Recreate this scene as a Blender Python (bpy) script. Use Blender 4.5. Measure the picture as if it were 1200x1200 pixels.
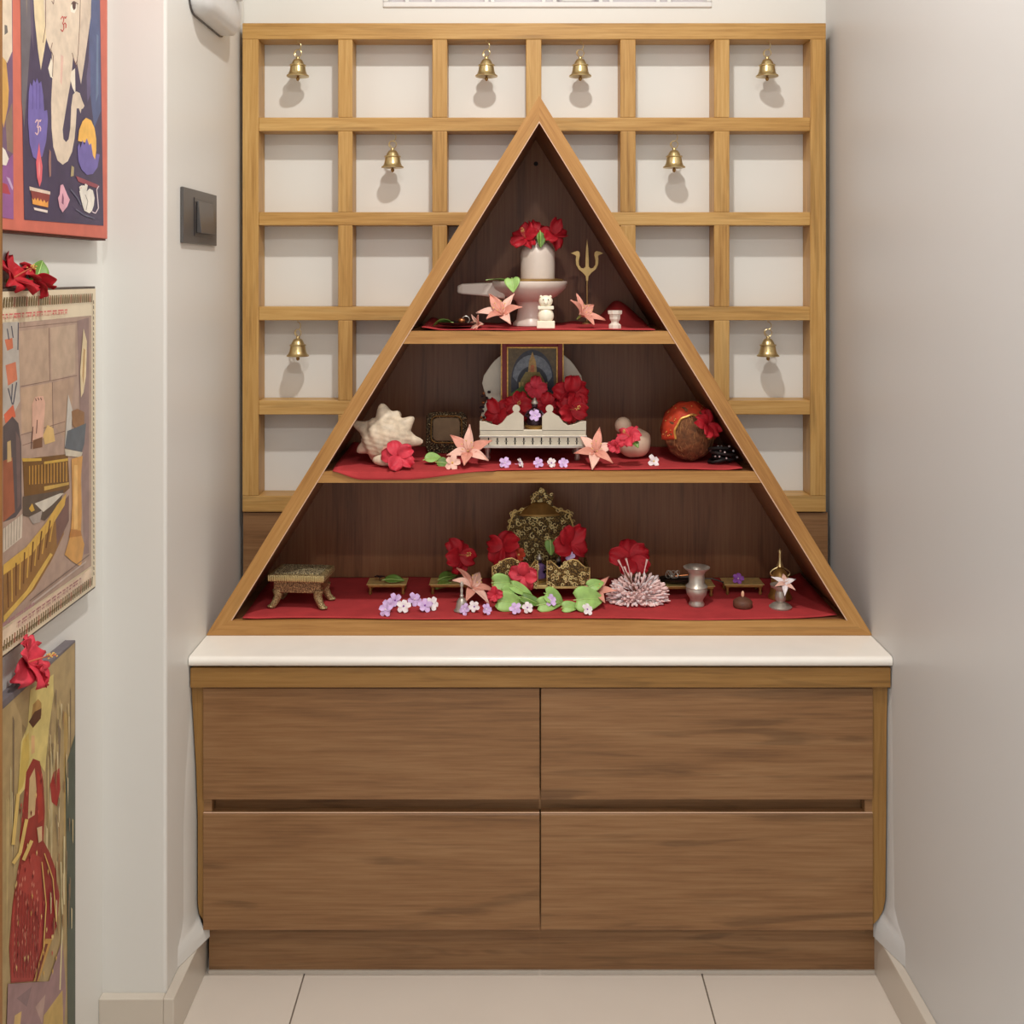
import bpy, math, random
from mathutils import Vector, Matrix, Euler, Quaternion
random.seed(7)
PI = math.pi
for o in list(bpy.data.objects): bpy.data.objects.remove(o)
scene = bpy.context.scene
COL = scene.collection

# ------------------------------------------------------------------ camera
D, FPX, VX, VY, H = 1.68, 1311.0, 597.0, 322.0, 1.076
cam_d = bpy.data.cameras.new('camera'); cam = bpy.data.objects.new('camera', cam_d); COL.objects.link(cam)
cam.location = (0, -D, H); cam.rotation_euler = (PI/2, 0, 0)
cam_d.sensor_width = 36; cam_d.lens = FPX/1200*36
cam_d.shift_x = (600-VX)/1200; cam_d.shift_y = (VY-600)/1200
cam_d.clip_start = 0.02; cam_d.clip_end = 50
scene.camera = cam
# ------------------------------------------------------------------ world, lights, exposure
w = bpy.data.worlds.new('world'); scene.world = w; w.use_nodes = True
bg = w.node_tree.nodes['Background']; bg.inputs[0].default_value = (0.93, 0.96, 1.0, 1); bg.inputs[1].default_value = 0.95
def area(name, loc, size, power, col, rot=(0, 0, 0)):
    l = bpy.data.lights.new(name, 'AREA'); l.shape = 'DISK'; l.size = size; l.energy = power; l.color = col
    o = bpy.data.objects.new(name, l); COL.objects.link(o); o.location = loc; o.rotation_euler = rot; return o
LX, LY, LZ = 0.05, -0.62, 2.19
area('downlight_or_fill', (LX, LY, LZ), 0.07, 13.5, (1.0, 0.97, 0.925))
area('downlight_or_fill', (LX, -1.9, LZ), 0.12, 13.0, (1.0, 0.975, 0.94))  # added fill lamp behind the camera, with no known source there
vs = scene.view_settings
vs.view_transform = 'Standard'; vs.look = 'None'; vs.gamma = 1.0; vs.exposure = 0.08; vs.use_curve_mapping = False

# ------------------------------------------------------------------ helpers
def at(px, py, Y):
    s = (D+Y)/FPX
    return Vector(((px-VX)*s, Y, H-(py-VY)*s))
def xa(px, Y): return (px-VX)*(D+Y)/FPX
def za(py, Y): return H-(py-VY)*(D+Y)/FPX
def onx(px, py, X):
    d = X*FPX/(px-VX)
    return Vector((X, d-D, H-(py-VY)*d/FPX))
def lin(c):
    out = []
    for v in c:
        v /= 255.0
        out.append(v/12.92 if v <= 0.04045 else ((v+0.055)/1.055)**2.4)
    return tuple(out)+(1.0,)

class MB:
    """collects geometry for one mesh"""
    def __init__(s): s.v = []; s.f = []; s.m = []
    def add(s, vs, fs, mi=0, M=None):
        b = len(s.v)
        for p in vs:
            p = Vector(p); s.v.append(tuple(M @ p) if M is not None else tuple(p))
        for f in fs: s.f.append(tuple(i+b for i in f)); s.m.append(mi)
        return s
    def box(s, x0, x1, y0, y1, z0, z1, mi=0, M=None):
        v = [(x, y, z) for x in (x0, x1) for y in (y0, y1) for z in (z0, z1)]
        f = [(0, 1, 3, 2), (4, 6, 7, 5), (0, 4, 5, 1), (2, 3, 7, 6), (0, 2, 6, 4), (1, 5, 7, 3)]
        return s.add(v, f, mi, M)
    def prism(s, poly, y0, y1, mi=0, M=None):
        """poly is a list of (x, z); extruded along y"""
        n = len(poly)
        a = sum(poly[i][0]*poly[(i+1) % n][1]-poly[(i+1) % n][0]*poly[i][1] for i in range(n))
        if a < 0: poly = poly[::-1]
        v = [(x, y0, z) for x, z in poly]+[(x, y1, z) for x, z in poly]
        f = [tuple(range(n)), tuple(range(2*n-1, n-1, -1))]
        for i in range(n):
            j = (i+1) % n; f.append((j, i, i+n, j+n))
        return s.add(v, f, mi, M)
    def lathe(s, prof, n=28, mi=0, M=None, sx=1, sy=1):
        v = []; f = []
        for r, z in prof:
            for k in range(n):
                a = 2*PI*k/n; v.append((r*math.cos(a)*sx, r*math.sin(a)*sy, z))
        for i in range(len(prof)-1):
            for k in range(n):
                k2 = (k+1) % n
                f.append((i*n+k, i*n+k2, (i+1)*n+k2, (i+1)*n+k))
        f.append(tuple(range(n-1, -1, -1))); f.append(tuple((len(prof)-1)*n+k for k in range(n)))
        return s.add(v, f, mi, M)
    def tube(s, pts, r, n=8, mi=0, M=None):
        pts = [Vector(p) for p in pts]; rs = r if isinstance(r, (list, tuple)) else [r]*len(pts)
        v = []; f = []; prev = None
        for i, p in enumerate(pts):
            t = (pts[min(i+1, len(pts)-1)]-pts[max(i-1, 0)])
            t = t.normalized() if t.length > 1e-9 else Vector((0, 0, 1))
            if prev is None:
                up = Vector((0, 0, 1)) if abs(t.z) < .9 else Vector((1, 0, 0)); a = t.cross(up).normalized()
            else:
                a = prev-t*prev.dot(t); a = a.normalized() if a.length > 1e-6 else t.orthogonal().normalized()
            prev = a; b = t.cross(a)
            for k in range(n):
                q = 2*PI*k/n; v.append(p+(a*math.cos(q)+b*math.sin(q))*rs[i])
        for i in range(len(pts)-1):
            for k in range(n):
                k2 = (k+1) % n; f.append((i*n+k, i*n+k2, (i+1)*n+k2, (i+1)*n+k))
        f.append(tuple(range(n-1, -1, -1))); f.append(tuple((len(pts)-1)*n+k for k in range(n)))
        return s.add(v, f, mi, M)
    def ell(s, c, r, nu=18, nv=12, mi=0, M=None, fn=None):
        """ellipsoid; fn(dir) -> radius factor"""
        v = []; f = []; c = Vector(c)
        for j in range(nv+1):
            th = PI*j/nv
            for k in range(nu):
                ph = 2*PI*k/nu
                d = Vector((math.sin(th)*math.cos(ph), math.sin(th)*math.sin(ph), math.cos(th)))
                q = fn(d) if fn else 1.0
                v.append(c+Vector((d.x*r[0], d.y*r[1], d.z*r[2]))*q)
        for j in range(nv):
            for k in range(nu):
                k2 = (k+1) % nu
                if j == 0: f.append((k, nu+k, nu+k2))
                elif j == nv-1: f.append((j*nu+k, (j+1)*nu+k, j*nu+k2))
                else: f.append((j*nu+k, (j+1)*nu+k, (j+1)*nu+k2, j*nu+k2))
        return s.add(v, f, mi, M)
    def grid(s, fn, nu, nv, mi=0, M=None):
        v = [fn(i/nu, j/nv) for i in range(nu+1) for j in range(nv+1)]
        f = [(i*(nv+1)+j, (i+1)*(nv+1)+j, (i+1)*(nv+1)+j+1, i*(nv+1)+j+1) for i in range(nu) for j in range(nv)]
        return s.add(v, f, mi, M)
    def build(s, name, mats, parent=None, smooth=False, bevel=0, solid=0, sub=0, world=False):
        if not isinstance(mats, (list, tuple)): mats = [mats]
        off = Vector((0, 0, 0))
        if world and parent is not None:
            p = parent
            while p is not None: off += p.location; p = p.parent
        me = bpy.data.meshes.new(name)
        me.from_pydata([tuple(Vector(q)-off) for q in s.v], [], s.f)
        for m in mats: me.materials.append(m)
        me.polygons.foreach_set('material_index', s.m)
        if smooth: me.polygons.foreach_set('use_smooth', [True]*len(s.f))
        me.update()
        o = bpy.data.objects.new(name, me); COL.objects.link(o); o.parent = parent
        if solid:
            q = o.modifiers.new('solidify', 'SOLIDIFY'); q.thickness = solid; q.offset = 0
        if bevel:
            q = o.modifiers.new('bevel', 'BEVEL'); q.width = bevel; q.segments = 2; q.limit_method = 'ANGLE'; q.angle_limit = 0.6
        if sub:
            q = o.modifiers.new('subdivision', 'SUBSURF'); q.levels = sub; q.render_levels = sub
        if smooth:
            me.set_sharp_from_angle(angle=math.radians(50)) if hasattr(me, 'set_sharp_from_angle') else None
        return o
def tag(o, label=None, cat=None, group=None, kind=None):
    if label: o['label'] = label
    if cat: o['category'] = cat
    if group: o['group'] = group
    if kind: o['kind'] = kind
    return o
def thing(name, label, cat, loc=(0, 0, 0), rot=(0, 0, 0), group=None):
    o = bpy.data.objects.new(name, None); COL.objects.link(o); o.empty_display_size = 0.02
    o.location = loc; o.rotation_euler = rot
    return tag(o, label, cat, group)
def struct(o): o['kind'] = 'structure'; return o
def copy_tree(o, parent=None):
    c = o.copy(); COL.objects.link(c); c.parent = parent
    for ch in [q for q in bpy.data.objects if q.parent == o]: copy_tree(ch, c)
    return c

# ------------------------------------------------------------------ materials
MATS = {}
def nt(name):
    m = bpy.data.materials.new(name); m.use_nodes = True
    return m, m.node_tree.nodes, m.node_tree.links, m.node_tree.nodes['Principled BSDF']
def flat(name, rgb, rough=0.5, metal=0.0, var=0.12, scale=60.0, bump=0.0, spec=0.5, emit=0):
    if name in MATS: return MATS[name]
    m, N, L, B = nt(name)
    c = lin(rgb)
    B.inputs['Roughness'].default_value = rough; B.inputs['Metallic'].default_value = metal
    B.inputs['Specular IOR Level'].default_value = spec
    tc = N.new('ShaderNodeTexCoord'); no = N.new('ShaderNodeTexNoise'); no.inputs['Scale'].default_value = scale
    no.inputs['Detail'].default_value = 4
    L.new(tc.outputs['Object'], no.inputs['Vector'])
    cr = N.new('ShaderNodeValToRGB')
    cr.color_ramp.elements[0].position = 0.3; cr.color_ramp.elements[1].position = 0.7
    cr.color_ramp.elements[0].color = tuple(v*(1-var) for v in c[:3])+(1,)
    cr.color_ramp.elements[1].color = tuple(min(1, v*(1+var)) for v in c[:3])+(1,)
    L.new(no.outputs['Fac'], cr.inputs['Fac']); L.new(cr.outputs['Color'], B.inputs['Base Color'])
    if bump:
        bp = N.new('ShaderNodeBump'); bp.inputs['Strength'].default_value = bump; bp.inputs['Distance'].default_value = 0.002
        L.new(no.outputs['Fac'], bp.inputs['Height']); L.new(bp.outputs['Normal'], B.inputs['Normal'])
    if emit:
        B.inputs['Emission Color'].default_value = c; B.inputs['Emission Strength'].default_value = emit
    MATS[name] = m; return m
def wood(name, dark, mid, light, axis='x', rough=0.45, gs=1.0, ang=0.0, streak=0.55, spec=0.4):
    """procedural grain running along axis (object space, metres)"""
    m, N, L, B = nt(name)
    tc = N.new('ShaderNodeTexCoord'); oi = N.new('ShaderNodeObjectInfo')
    cb = N.new('ShaderNodeCombineXYZ')
    mu = N.new('ShaderNodeMath'); mu.operation = 'MULTIPLY'; mu.inputs[1].default_value = 7.3
    L.new(oi.outputs['Random'], mu.inputs[0])
    for i in range(3): L.new(mu.outputs[0], cb.inputs[i])
    ad = N.new('ShaderNodeVectorMath'); ad.operation = 'ADD'
    rot = N.new('ShaderNodeMapping'); rot.inputs['Rotation'].default_value = (0, ang, 0)
    L.new(tc.outputs['Object'], rot.inputs['Vector'])
    L.new(rot.outputs['Vector'], ad.inputs[0]); L.new(cb.outputs[0], ad.inputs[1])
    def mp(a, b):
        q = N.new('ShaderNodeMapping')
        sc = {'x': (a, b, b), 'z': (b, b, a), 'y': (b, a, b)}[axis]
        q.inputs['Scale'].default_value = sc; L.new(ad.outputs[0], q.inputs['Vector']); return q
    n1 = N.new('ShaderNodeTexNoise'); n1.inputs['Scale'].default_value = 1; n1.inputs['Detail'].default_value = 6; n1.inputs['Distortion'].default_value = 0.9
    L.new(mp(2.2*gs, 16*gs).outputs[0], n1.inputs['Vector'])
    n2 = N.new('ShaderNodeTexNoise'); n2.inputs['Scale'].default_value = 1; n2.inputs['Detail'].default_value = 5; n2.inputs['Roughness'].default_value = 0.65
    L.new(mp(9*gs, 260*gs).outputs[0], n2.inputs['Vector'])
    n3 = N.new('ShaderNodeTexNoise'); n3.inputs['Scale'].default_value = 1; n3.inputs['Detail'].default_value = 3; n3.inputs['Distortion'].default_value = 1.5
    L.new(mp(3.2*gs, 34*gs).outputs[0], n3.inputs['Vector'])
    mx = N.new('ShaderNodeMath'); mx.operation = 'MULTIPLY_ADD'; mx.inputs[1].default_value = 0.56
    L.new(n2.outputs['Fac'], mx.inputs[0])
    m2 = N.new('ShaderNodeMath'); m2.operation = 'MULTIPLY'; m2.inputs[1].default_value = 0.48
    L.new(n1.outputs['Fac'], m2.inputs[0]); L.new(m2.outputs[0], mx.inputs[2])
    cr = N.new('ShaderNodeValToRGB'); e = cr.color_ramp.elements
    e[0].position = 0.33; e[0].color = lin(dark); e[1].position = 0.68; e[1].color = lin(light)
    k = e.new(0.5); k.color = lin(mid)
    L.new(mx.outputs[0], cr.inputs['Fac'])
    # darker mineral streaks
    c2 = N.new('ShaderNodeValToRGB'); e = c2.color_ramp.elements
    e[0].position = 0.30; e[0].color = (1-streak, 1-streak, 1-streak, 1); e[1].position = 0.42; e[1].color = (1, 1, 1, 1)
    L.new(n3.outputs['Fac'], c2.inputs['Fac'])
    ml = N.new('ShaderNodeMixRGB'); ml.blend_type = 'MULTIPLY'; ml.inputs[0].default_value = 1
    L.new(cr.outputs[0], ml.inputs[1]); L.new(c2.outputs[0], ml.inputs[2]); L.new(ml.outputs[0], B.inputs['Base Color'])
    B.inputs['Roughness'].default_value = rough; B.inputs['Specular IOR Level'].default_value = spec
    bp = N.new('ShaderNodeBump'); bp.inputs['Strength'].default_value = 0.12; bp.inputs['Distance'].default_value = 0.001
    L.new(n2.outputs['Fac'], bp.inputs['Height']); L.new(bp.outputs['Normal'], B.inputs['Normal'])
    return m
def paint(name, rgb, rough=0.45):
    m, N, L, B = nt(name)
    tc = N.new('ShaderNodeTexCoord'); no = N.new('ShaderNodeTexNoise'); no.inputs['Scale'].default_value = 3; no.inputs['Detail'].default_value = 5
    L.new(tc.outputs['Object'], no.inputs['Vector'])
    cr = N.new('ShaderNodeValToRGB'); c = lin(rgb)
    cr.color_ramp.elements[0].color = tuple(v*0.97 for v in c[:3])+(1,); cr.color_ramp.elements[1].color = tuple(min(1, v*1.02) for v in c[:3])+(1,)
    L.new(no.outputs['Fac'], cr.inputs['Fac']); L.new(cr.outputs[0], B.inputs['Base Color'])
    B.inputs['Roughness'].default_value = rough
    n2 = N.new('ShaderNodeTexNoise'); n2.inputs['Scale'].default_value = 160; L.new(tc.outputs['Object'], n2.inputs['Vector'])
    bp = N.new('ShaderNodeBump'); bp.inputs['Strength'].default_value = 0.04; bp.inputs['Distance'].default_value = 0.001
    L.new(n2.outputs['Fac'], bp.inputs['Height']); L.new(bp.outputs['Normal'], B.inputs['Normal'])
    return m
def ornate(name, rgb, dark, scale=140.0, rough=0.35, metal=0.85, bump=0.9):
    """embossed metal: voronoi relief with a darker colour in the recesses"""
    m, N, L, B = nt(name)
    tc = N.new('ShaderNodeTexCoord')
    no = N.new('ShaderNodeTexNoise'); no.inputs['Scale'].default_value = scale*.4
    L.new(tc.outputs['Object'], no.inputs['Vector'])
    ad = N.new('ShaderNodeMixRGB'); ad.inputs[0].default_value = 0.012; ad.blend_type = 'ADD'
    L.new(tc.outputs['Object'], ad.inputs[1]); L.new(no.outputs['Color'], ad.inputs[2])
    vo = N.new('ShaderNodeTexVoronoi'); vo.feature = 'DISTANCE_TO_EDGE'; vo.inputs['Scale'].default_value = scale
    L.new(ad.outputs[0], vo.inputs['Vector'])
    cr = N.new('ShaderNodeValToRGB'); e = cr.color_ramp.elements
    e[0].position = 0.04; e[0].color = lin(dark); e[1].position = 0.22; e[1].color = lin(rgb)
    L.new(vo.outputs['Distance'], cr.inputs['Fac']); L.new(cr.outputs[0], B.inputs['Base Color'])
    B.inputs['Metallic'].default_value = metal; B.inputs['Roughness'].default_value = rough
    bp = N.new('ShaderNodeBump'); bp.inputs['Strength'].default_value = bump; bp.inputs['Distance'].default_value = 0.002
    L.new(vo.outputs['Distance'], bp.inputs['Height']); L.new(bp.outputs['Normal'], B.inputs['Normal'])
    return m

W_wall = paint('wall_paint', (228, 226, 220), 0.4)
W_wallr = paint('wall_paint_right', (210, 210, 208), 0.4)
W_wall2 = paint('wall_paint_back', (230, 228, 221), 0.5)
TEAK = dict(dark=(152, 108, 52), mid=(188, 144, 80), light=(208, 168, 104))
W_tx = wood('teak_x', axis='x', rough=0.4, streak=0.22, **TEAK)
W_tz = wood('teak_z', axis='z', rough=0.4, streak=0.22, **TEAK)
TRI = dict(dark=(146, 98, 50), mid=(176, 128, 70), light=(194, 148, 88))
W_dl = wood('lip_teak_left', axis='z', ang=-math.atan2(390, 633), rough=0.45, streak=0.2, **TRI)
W_dr = wood('lip_teak_right', axis='z', ang=math.atan2(390, 633), rough=0.45, streak=0.2, **TRI)
W_dx = wood('lip_teak_base', axis='x', rough=0.45, streak=0.2, **TRI)
LAM = dict(dark=(108, 75, 46), mid=(138, 99, 63), light=(156, 118, 80))
W_lx = wood('walnut_laminate_x', axis='x', rough=0.42, gs=0.8, streak=0.3, **LAM)
INN = dict(dark=(104, 66, 42), mid=(136, 91, 60), light=(152, 107, 72))
W_iz = wood('walnut_laminate_inside', axis='z', rough=0.4, gs=0.8, streak=0.35, **INN)
W_ix = wood('walnut_laminate_inside_x', axis='x', rough=0.4, gs=0.8, streak=0.35, **INN)
FAS = dict(dark=(118, 84, 40), mid=(146, 106, 54), light=(160, 120, 66))  # darker teak for fascia and fillers; worktop shade is put into the colour
W_fx = wood('shaded_teak_x', axis='x', rough=0.45, streak=0.2, **FAS)
W_fz = wood('shaded_teak_z', axis='z', rough=0.45, streak=0.2, **FAS)
W_jamb = wood('door_jamb_wood', (120, 80, 40), (150, 104, 58), (165, 120, 70), axis='z', rough=0.5, streak=0.2)
M_edge = flat('light_edge_band', (226, 190, 160), 0.35, var=.04)
M_quartz = flat('white_quartz', (246, 240, 230), 0.22, var=.02, scale=20)
M_tile = flat('floor_tile_cream', (222, 211, 198), 0.25, var=.03, scale=4)
M_grout = flat('grout', (120, 108, 96), 0.8)
M_skirt = flat('skirting_tile', (206, 196, 182), 0.3, var=.03, scale=8)
M_dark = flat('dark_gap', (38, 26, 18), 0.8)
M_white = flat('white_plastic', (226, 226, 224), 0.35, var=.02)
M_white2 = flat('white_frame_paint', (232, 230, 226), 0.4, var=.02)
M_pane = flat('frosted_pane', (206, 198, 200), 0.3, var=.05, scale=12)
M_sw = flat('switch_grey', (82, 78, 76), 0.35, var=.04)
M_sw2 = flat('switch_dark', (52, 48, 48), 0.3, var=.04)
M_brass = flat('brass', (206, 184, 132), 0.3, 0.8, var=.12, scale=40)
M_brass_d = flat('old_brass', (164, 128, 70), 0.42, 0.6, var=.25, scale=50)
M_bronze_p = flat('pale_bronze', (196, 164, 108), 0.38, 0.9, var=.12, scale=60)
M_silver = flat('silver', (190, 182, 170), 0.36, 0.6, var=.12, scale=70)
M_silver_m = flat('matte_silver', (214, 202, 180), 0.42, 0.75, var=.06, scale=30)
M_marble = flat('white_marble', (226, 212, 198), 0.3, var=.06, scale=25)
M_mwhite = flat('white_stone', (250, 240, 216), 0.35, var=.04, scale=90)
M_gold = ornate('ornate_gold', (158, 126, 68), (60, 40, 18), 260, 0.5, .3)
M_gold3 = flat('gold_filigree', (250, 226, 160), 0.4, 0.25, var=.1, scale=150)
M_gold2 = flat('gold_plain', (232, 204, 132), 0.38, 0.4, var=.15, scale=120, bump=.2)
M_enamel = ornate('engraved_brass', (204, 188, 136), (120, 92, 58), 330, 0.45, 0.4, .5)
M_enamel2 = ornate('engraved_top', (226, 210, 164), (36, 26, 22), 260, 0.45, 0.3, .5)
M_pewter = ornate('embossed_pewter', (122, 104, 76), (34, 24, 16), 240, 0.42, .8)
M_pewterp = flat('dark_plate_metal', (104, 80, 56), 0.34, .7, var=.2)
M_red = flat('red_cloth', (184, 62, 64), 0.85, var=.10, scale=35, bump=.25, spec=.2)
M_hib = flat('hibiscus_red', (174, 28, 40), 0.55, var=.22, scale=70, spec=.3)
M_hibp = flat('hibiscus_pink_red', (210, 62, 78), 0.55, var=.2, scale=70, spec=.3)
M_stam = flat('stamen_red', (214, 120, 90), 0.6)
M_pol = flat('pollen_yellow', (232, 190, 110), 0.7)
M_lily = flat('lily_peach', (226, 158, 138), 0.5, var=.12, scale=60, spec=.3)
M_lilyl = flat('lily_pale', (242, 196, 178), 0.5, var=.1, scale=60, spec=.3)
M_pur = flat('petal_lilac', (216, 186, 230), 0.5, var=.2, scale=120, spec=.3)
M_purd = flat('petal_violet', (150, 84, 176), 0.5, var=.15, scale=120, spec=.3)
M_wpet = flat('petal_white', (242, 232, 232), 0.5, var=.06, scale=120, spec=.3)
M_ixora = flat('petal_blush', (250, 212, 206), 0.5, var=.14, scale=90, spec=.3)
M_leaf = flat('leaf_green', (156, 196, 108), 0.45, var=.2, scale=60, bump=.2)
M_leafd = flat('leaf_dark_green', (104, 140, 60), 0.45, var=.2, scale=60, bump=.2)
M_vein = flat('leaf_vein', (176, 206, 120), 0.5)
M_shell = flat('shell_cream', (222, 204, 178), 0.5, var=.22, scale=80, bump=.5)
M_shellp = flat('shell_pink', (214, 164, 142), 0.35, var=.15)
M_cream = flat('cream_stone', (226, 200, 174), 0.4, var=.14, scale=26)
M_coco = flat('coconut_fibre', (116, 72, 42), 0.9, var=.45, scale=130, bump=1.0)
M_orange = flat('orange_red_cloth', (196, 62, 30), 0.7, var=.25, scale=80, bump=.3)
M_trim = flat('gold_trim', (216, 164, 84), 0.4, .5, var=.3, scale=200)
M_black = flat('black_thread', (20, 14, 14), 0.7)
M_idol = flat('dark_idol', (62, 42, 50), 0.35, .5, var=.4, scale=150)
M_clay = flat('clay_brown', (104, 66, 48), 0.6, var=.12)
M_iron = flat('dark_iron', (66, 58, 52), 0.4, .8, var=.2)
M_wick = flat('wick_peach', (244, 196, 160), 0.6)
M_copper_e = ornate('copper_relief', (180, 138, 94), (92, 62, 40), 300, .5, .3, .6)
M_copper = flat('copper', (190, 120, 76), 0.35, .9)

# ------------------------------------------------------------------ setting
XL, XR, YB = -0.4831, 0.5767, 0.36          # niche walls
YP, XP = -0.105, -0.573                      # pillar face, picture wall
ZC = 2.22
def sbox(name, mat, *b, parent=None, bevel=0):
    return struct(MB().box(*b).build(name, mat, parent, bevel=bevel)) if parent is None else MB().box(*b).build(name, mat, parent, bevel=bevel)
fl = struct(MB().box(-1.6, 1.0, -3.2, 0.5, -0.06, -0.002).build('floor', M_grout))
TX0, TW = -0.3158, 0.612
tm = MB().box(-TW/2+.0011, TW/2-.0011, -TW/2+.0011, TW/2-.0011, -0.008, 0).build('floor_tile', M_tile, fl, bevel=.0006)
first = True
for j in range(6):
    for i in range(-1, 2):
        cx = TX0+TW*(i+.5); cy = 0.36-.19-TW*j+.0
        o = tm if first else tm.copy()
        if not first: COL.objects.link(o)
        first = False; o.parent = fl; o.location = (cx, cy, 0)
struct(MB().box(-1.6, 1.0, -3.2, 0.5, ZC, ZC+.05).build('ceiling', W_wall2))
# back wall with the transom opening
wx0, wx1, wz0, wz1 = xa(449, YB), xa(834, YB), za(9, YB), 1.95
b = MB()
b.box(XL-.1, XR+.1, YB, YB+.1, 0, wz0); b.box(XL-.1, wx0, YB, YB+.1, wz0, wz1); b.box(wx1, XR+.1, YB, YB+.1, wz0, wz1)
b.box(XL-.1, XR+.1, YB, YB+.1, wz1, ZC)
struct(b.build('wall_back', W_wall2))
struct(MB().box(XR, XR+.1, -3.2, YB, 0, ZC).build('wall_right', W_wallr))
struct(MB().box(XP-.1, XL, YP, YB, 0, ZC).build('wall_left', W_wall, bevel=.004))
struct(MB().box(XP-.1, XP, -.70, YP, 0, ZC).build('wall_side', W_wall))
# transom window
win = struct(thing('window_1', None, None, (0, YB, wz0)))
bb = MB(); t = .010
bb.box(wx0, wx1, YB-.004, YB+.05, wz0, wz0+t); bb.box(wx0, wx1, YB-.004, YB+.05, wz1-t, wz1)
bb.box(wx0, wx0+t, YB-.004, YB+.05, wz0+t, wz1-t); bb.box(wx1-t, wx1, YB-.004, YB+.05, wz0+t, wz1-t)
bb.build('window_frame', M_white2, win, world=True, bevel=.002)
MB().box(wx0+t, wx1-t, YB+.034, YB+.038, wz0+t, wz1-t).build('pane', M_pane, win, world=True)
for px in (477, 508, 570, 577, 637, 650, 704, 716, 771, 784):
    x = xa(px, YB+.02)
    MB().box(x-.0035, x+.0035, YB+.016, YB+.024, wz0+t, wz1-t).build('grille_bar', M_white2, win, world=True, bevel=.001)
x0, x1 = xa(652, YB+.02), xa(700, YB+.02)
bm = MB(); zc = wz0+t
bm.tube([(x0, YB+.02, zc+.022), (x0+.012, YB+.02, zc+.008), (x1-.012, YB+.02, zc+.008), (x1, YB+.02, zc+.022)], .0028, 8)
bm.build('grille_scroll', M_white2, win, world=True, smooth=True)
# skirting
SK = 0.066
struct(MB().box(XL, XL+.015, YP-.015, .06, 0, SK).build('baseboard_left', M_skirt, bevel=.0015))
struct(MB().box(XP, XL, YP-.015, YP, 0, SK).build('baseboard_pillar', M_skirt, bevel=.0015))
struct(MB().box(XR-.014, XR, -3.1, .06, 0, SK).build('baseboard_right', M_skirt, bevel=.0015))
# door jamb close to the lens at the left
jx = -.4428
struct(MB().box(XP-.1, jx, -.80, -.70, 0, ZC).build('door_1', W_jamb, bevel=.003))
# ceiling downlight over the shrine, and an added fitting for the fill lamp
for (lx, ly, lab) in ((LX, LY, 'round recessed ceiling downlight above the shrine'), (LX, -1.9, 'round added fill downlight on the ceiling over the passage')):
    r = thing('downlight_or_fill_fitting', lab, 'light', (lx, ly, ZC))
    MB().lathe([(.05, -.0), (.062, -.0), (.062, -.004), (.05, -.006)], 32).build('trim_ring', M_white, r, smooth=True)
    MB().lathe([(.049, -.001), (.049, -.003)], 32).build('diffuser', flat('lamp_glow', (255, 244, 225), .5, emit=4), r)

# ------------------------------------------------------------------ base cabinet
YF = .012
def zf(py): return za(py, YF)
def xf(px): return xa(px, YF)
CT = .5014
cab = thing('drawer_cabinet', 'walnut laminate four-drawer base cabinet under the white worktop', 'cabinet', (0.0468, YF, 0))
MB().box(xf(240), xf(1021), YF+.030, YB-.004, .064, zf(782)-.001).build('carcass', W_lx, cab, world=True)
zt = za(1090, YF)
for (a, c, zz0, zz1) in ((238, 632.2, 937, 806.5), (634, 1023, 937, 806.5), (238, 632.2, 1090, 953.5), (634, 1023, 1090, 953.5)):
    m = MB()
    if zz0 == 937:
        m.prism([(0, 0)]*0 or [(xf(a), zf(zz0)), (xf(c), zf(zz0)), (xf(c), zf(zz1)), (xf(a), zf(zz1))], YF, YF+.018)
    else:
        # finger pull: top edge chamfered back
        x0, x1 = xf(a), xf(c); zb, ztp = zf(zz0), zf(zz1)
        v = [(x0, YF, zb), (x0, YF+.018, zb), (x0, YF+.018, ztp-.0), (x0, YF+.003, ztp), (x0, YF, ztp-.002)]
        v += [(x1, p[1], p[2]) for p in v]
        m.add(v, [(4, 3, 2, 1, 0), (5, 6, 7, 8, 9), (0, 1, 6, 5), (1, 2, 7, 6), (2, 3, 8, 7), (3, 4, 9, 8), (4, 0, 5, 9)])
    d = m.build('drawer', W_lx, cab, world=True, bevel=.0006)
    if zz0 != 937:
        MB().box(xf(a), xf(c), YF+.0012, YF+.0034, ztp+.0001, ztp+.0008).build('edge_band', M_edge, d, world=True)
# groove back board between the rows and its end stops
MB().box(xf(248), xf(1014), YF+.022, YF+.030, zf(953.5)-.004, zf(937)+.004).build('groove_board', W_lx, cab, world=True)
for a, c in ((238, 247.5), (1014.5, 1023)):
    MB().box(xf(a), xf(c), YF+.004, YF+.030, zf(953), zf(937.5)).build('groove_stop', W_lx, cab, world=True)
MB().box(XL+.002, XR-.002, .006, .03, za(806, .006), za(782, .006)-.001).build('fascia', W_fx, cab, world=True, bevel=.001)
Yt = .045
MB().box(xa(245, Yt), xa(1025, Yt), Yt, Yt+.016, 0, zt).build('toe_kick', W_lx, cab, world=True)
MB().box(xa(245, Yt), xa(1025, Yt), Yt-.003, Yt, 0, .005).build('toe_seal', M_skirt, cab, world=True)
# side fillers, scribed to the uneven wall
ps = [(238, 806.5), (223.5, 806.5), (226, 850), (229, 900), (231, 960), (231, 1060), (232.5, 1072), (236, 1082), (243, 1090), (243, 1090.5), (238, 1090.5)]
MB().prism([(xf(a), zf(c)) for a, c in ps], YF+.004, YF+.029).build('side_filler', W_fz, cab, world=True)
ps = [(1023, 806.5), (1041, 806.5), (1040, 850), (1039.5, 960), (1038.5, 1055), (1036, 1068), (1031, 1078), (1025.5, 1084), (1023, 1084)]
MB().prism([(xf(a), zf(c)) for a, c in ps], YF+.004, YF+.029).build('side_filler', W_fz, cab, world=True)
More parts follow.
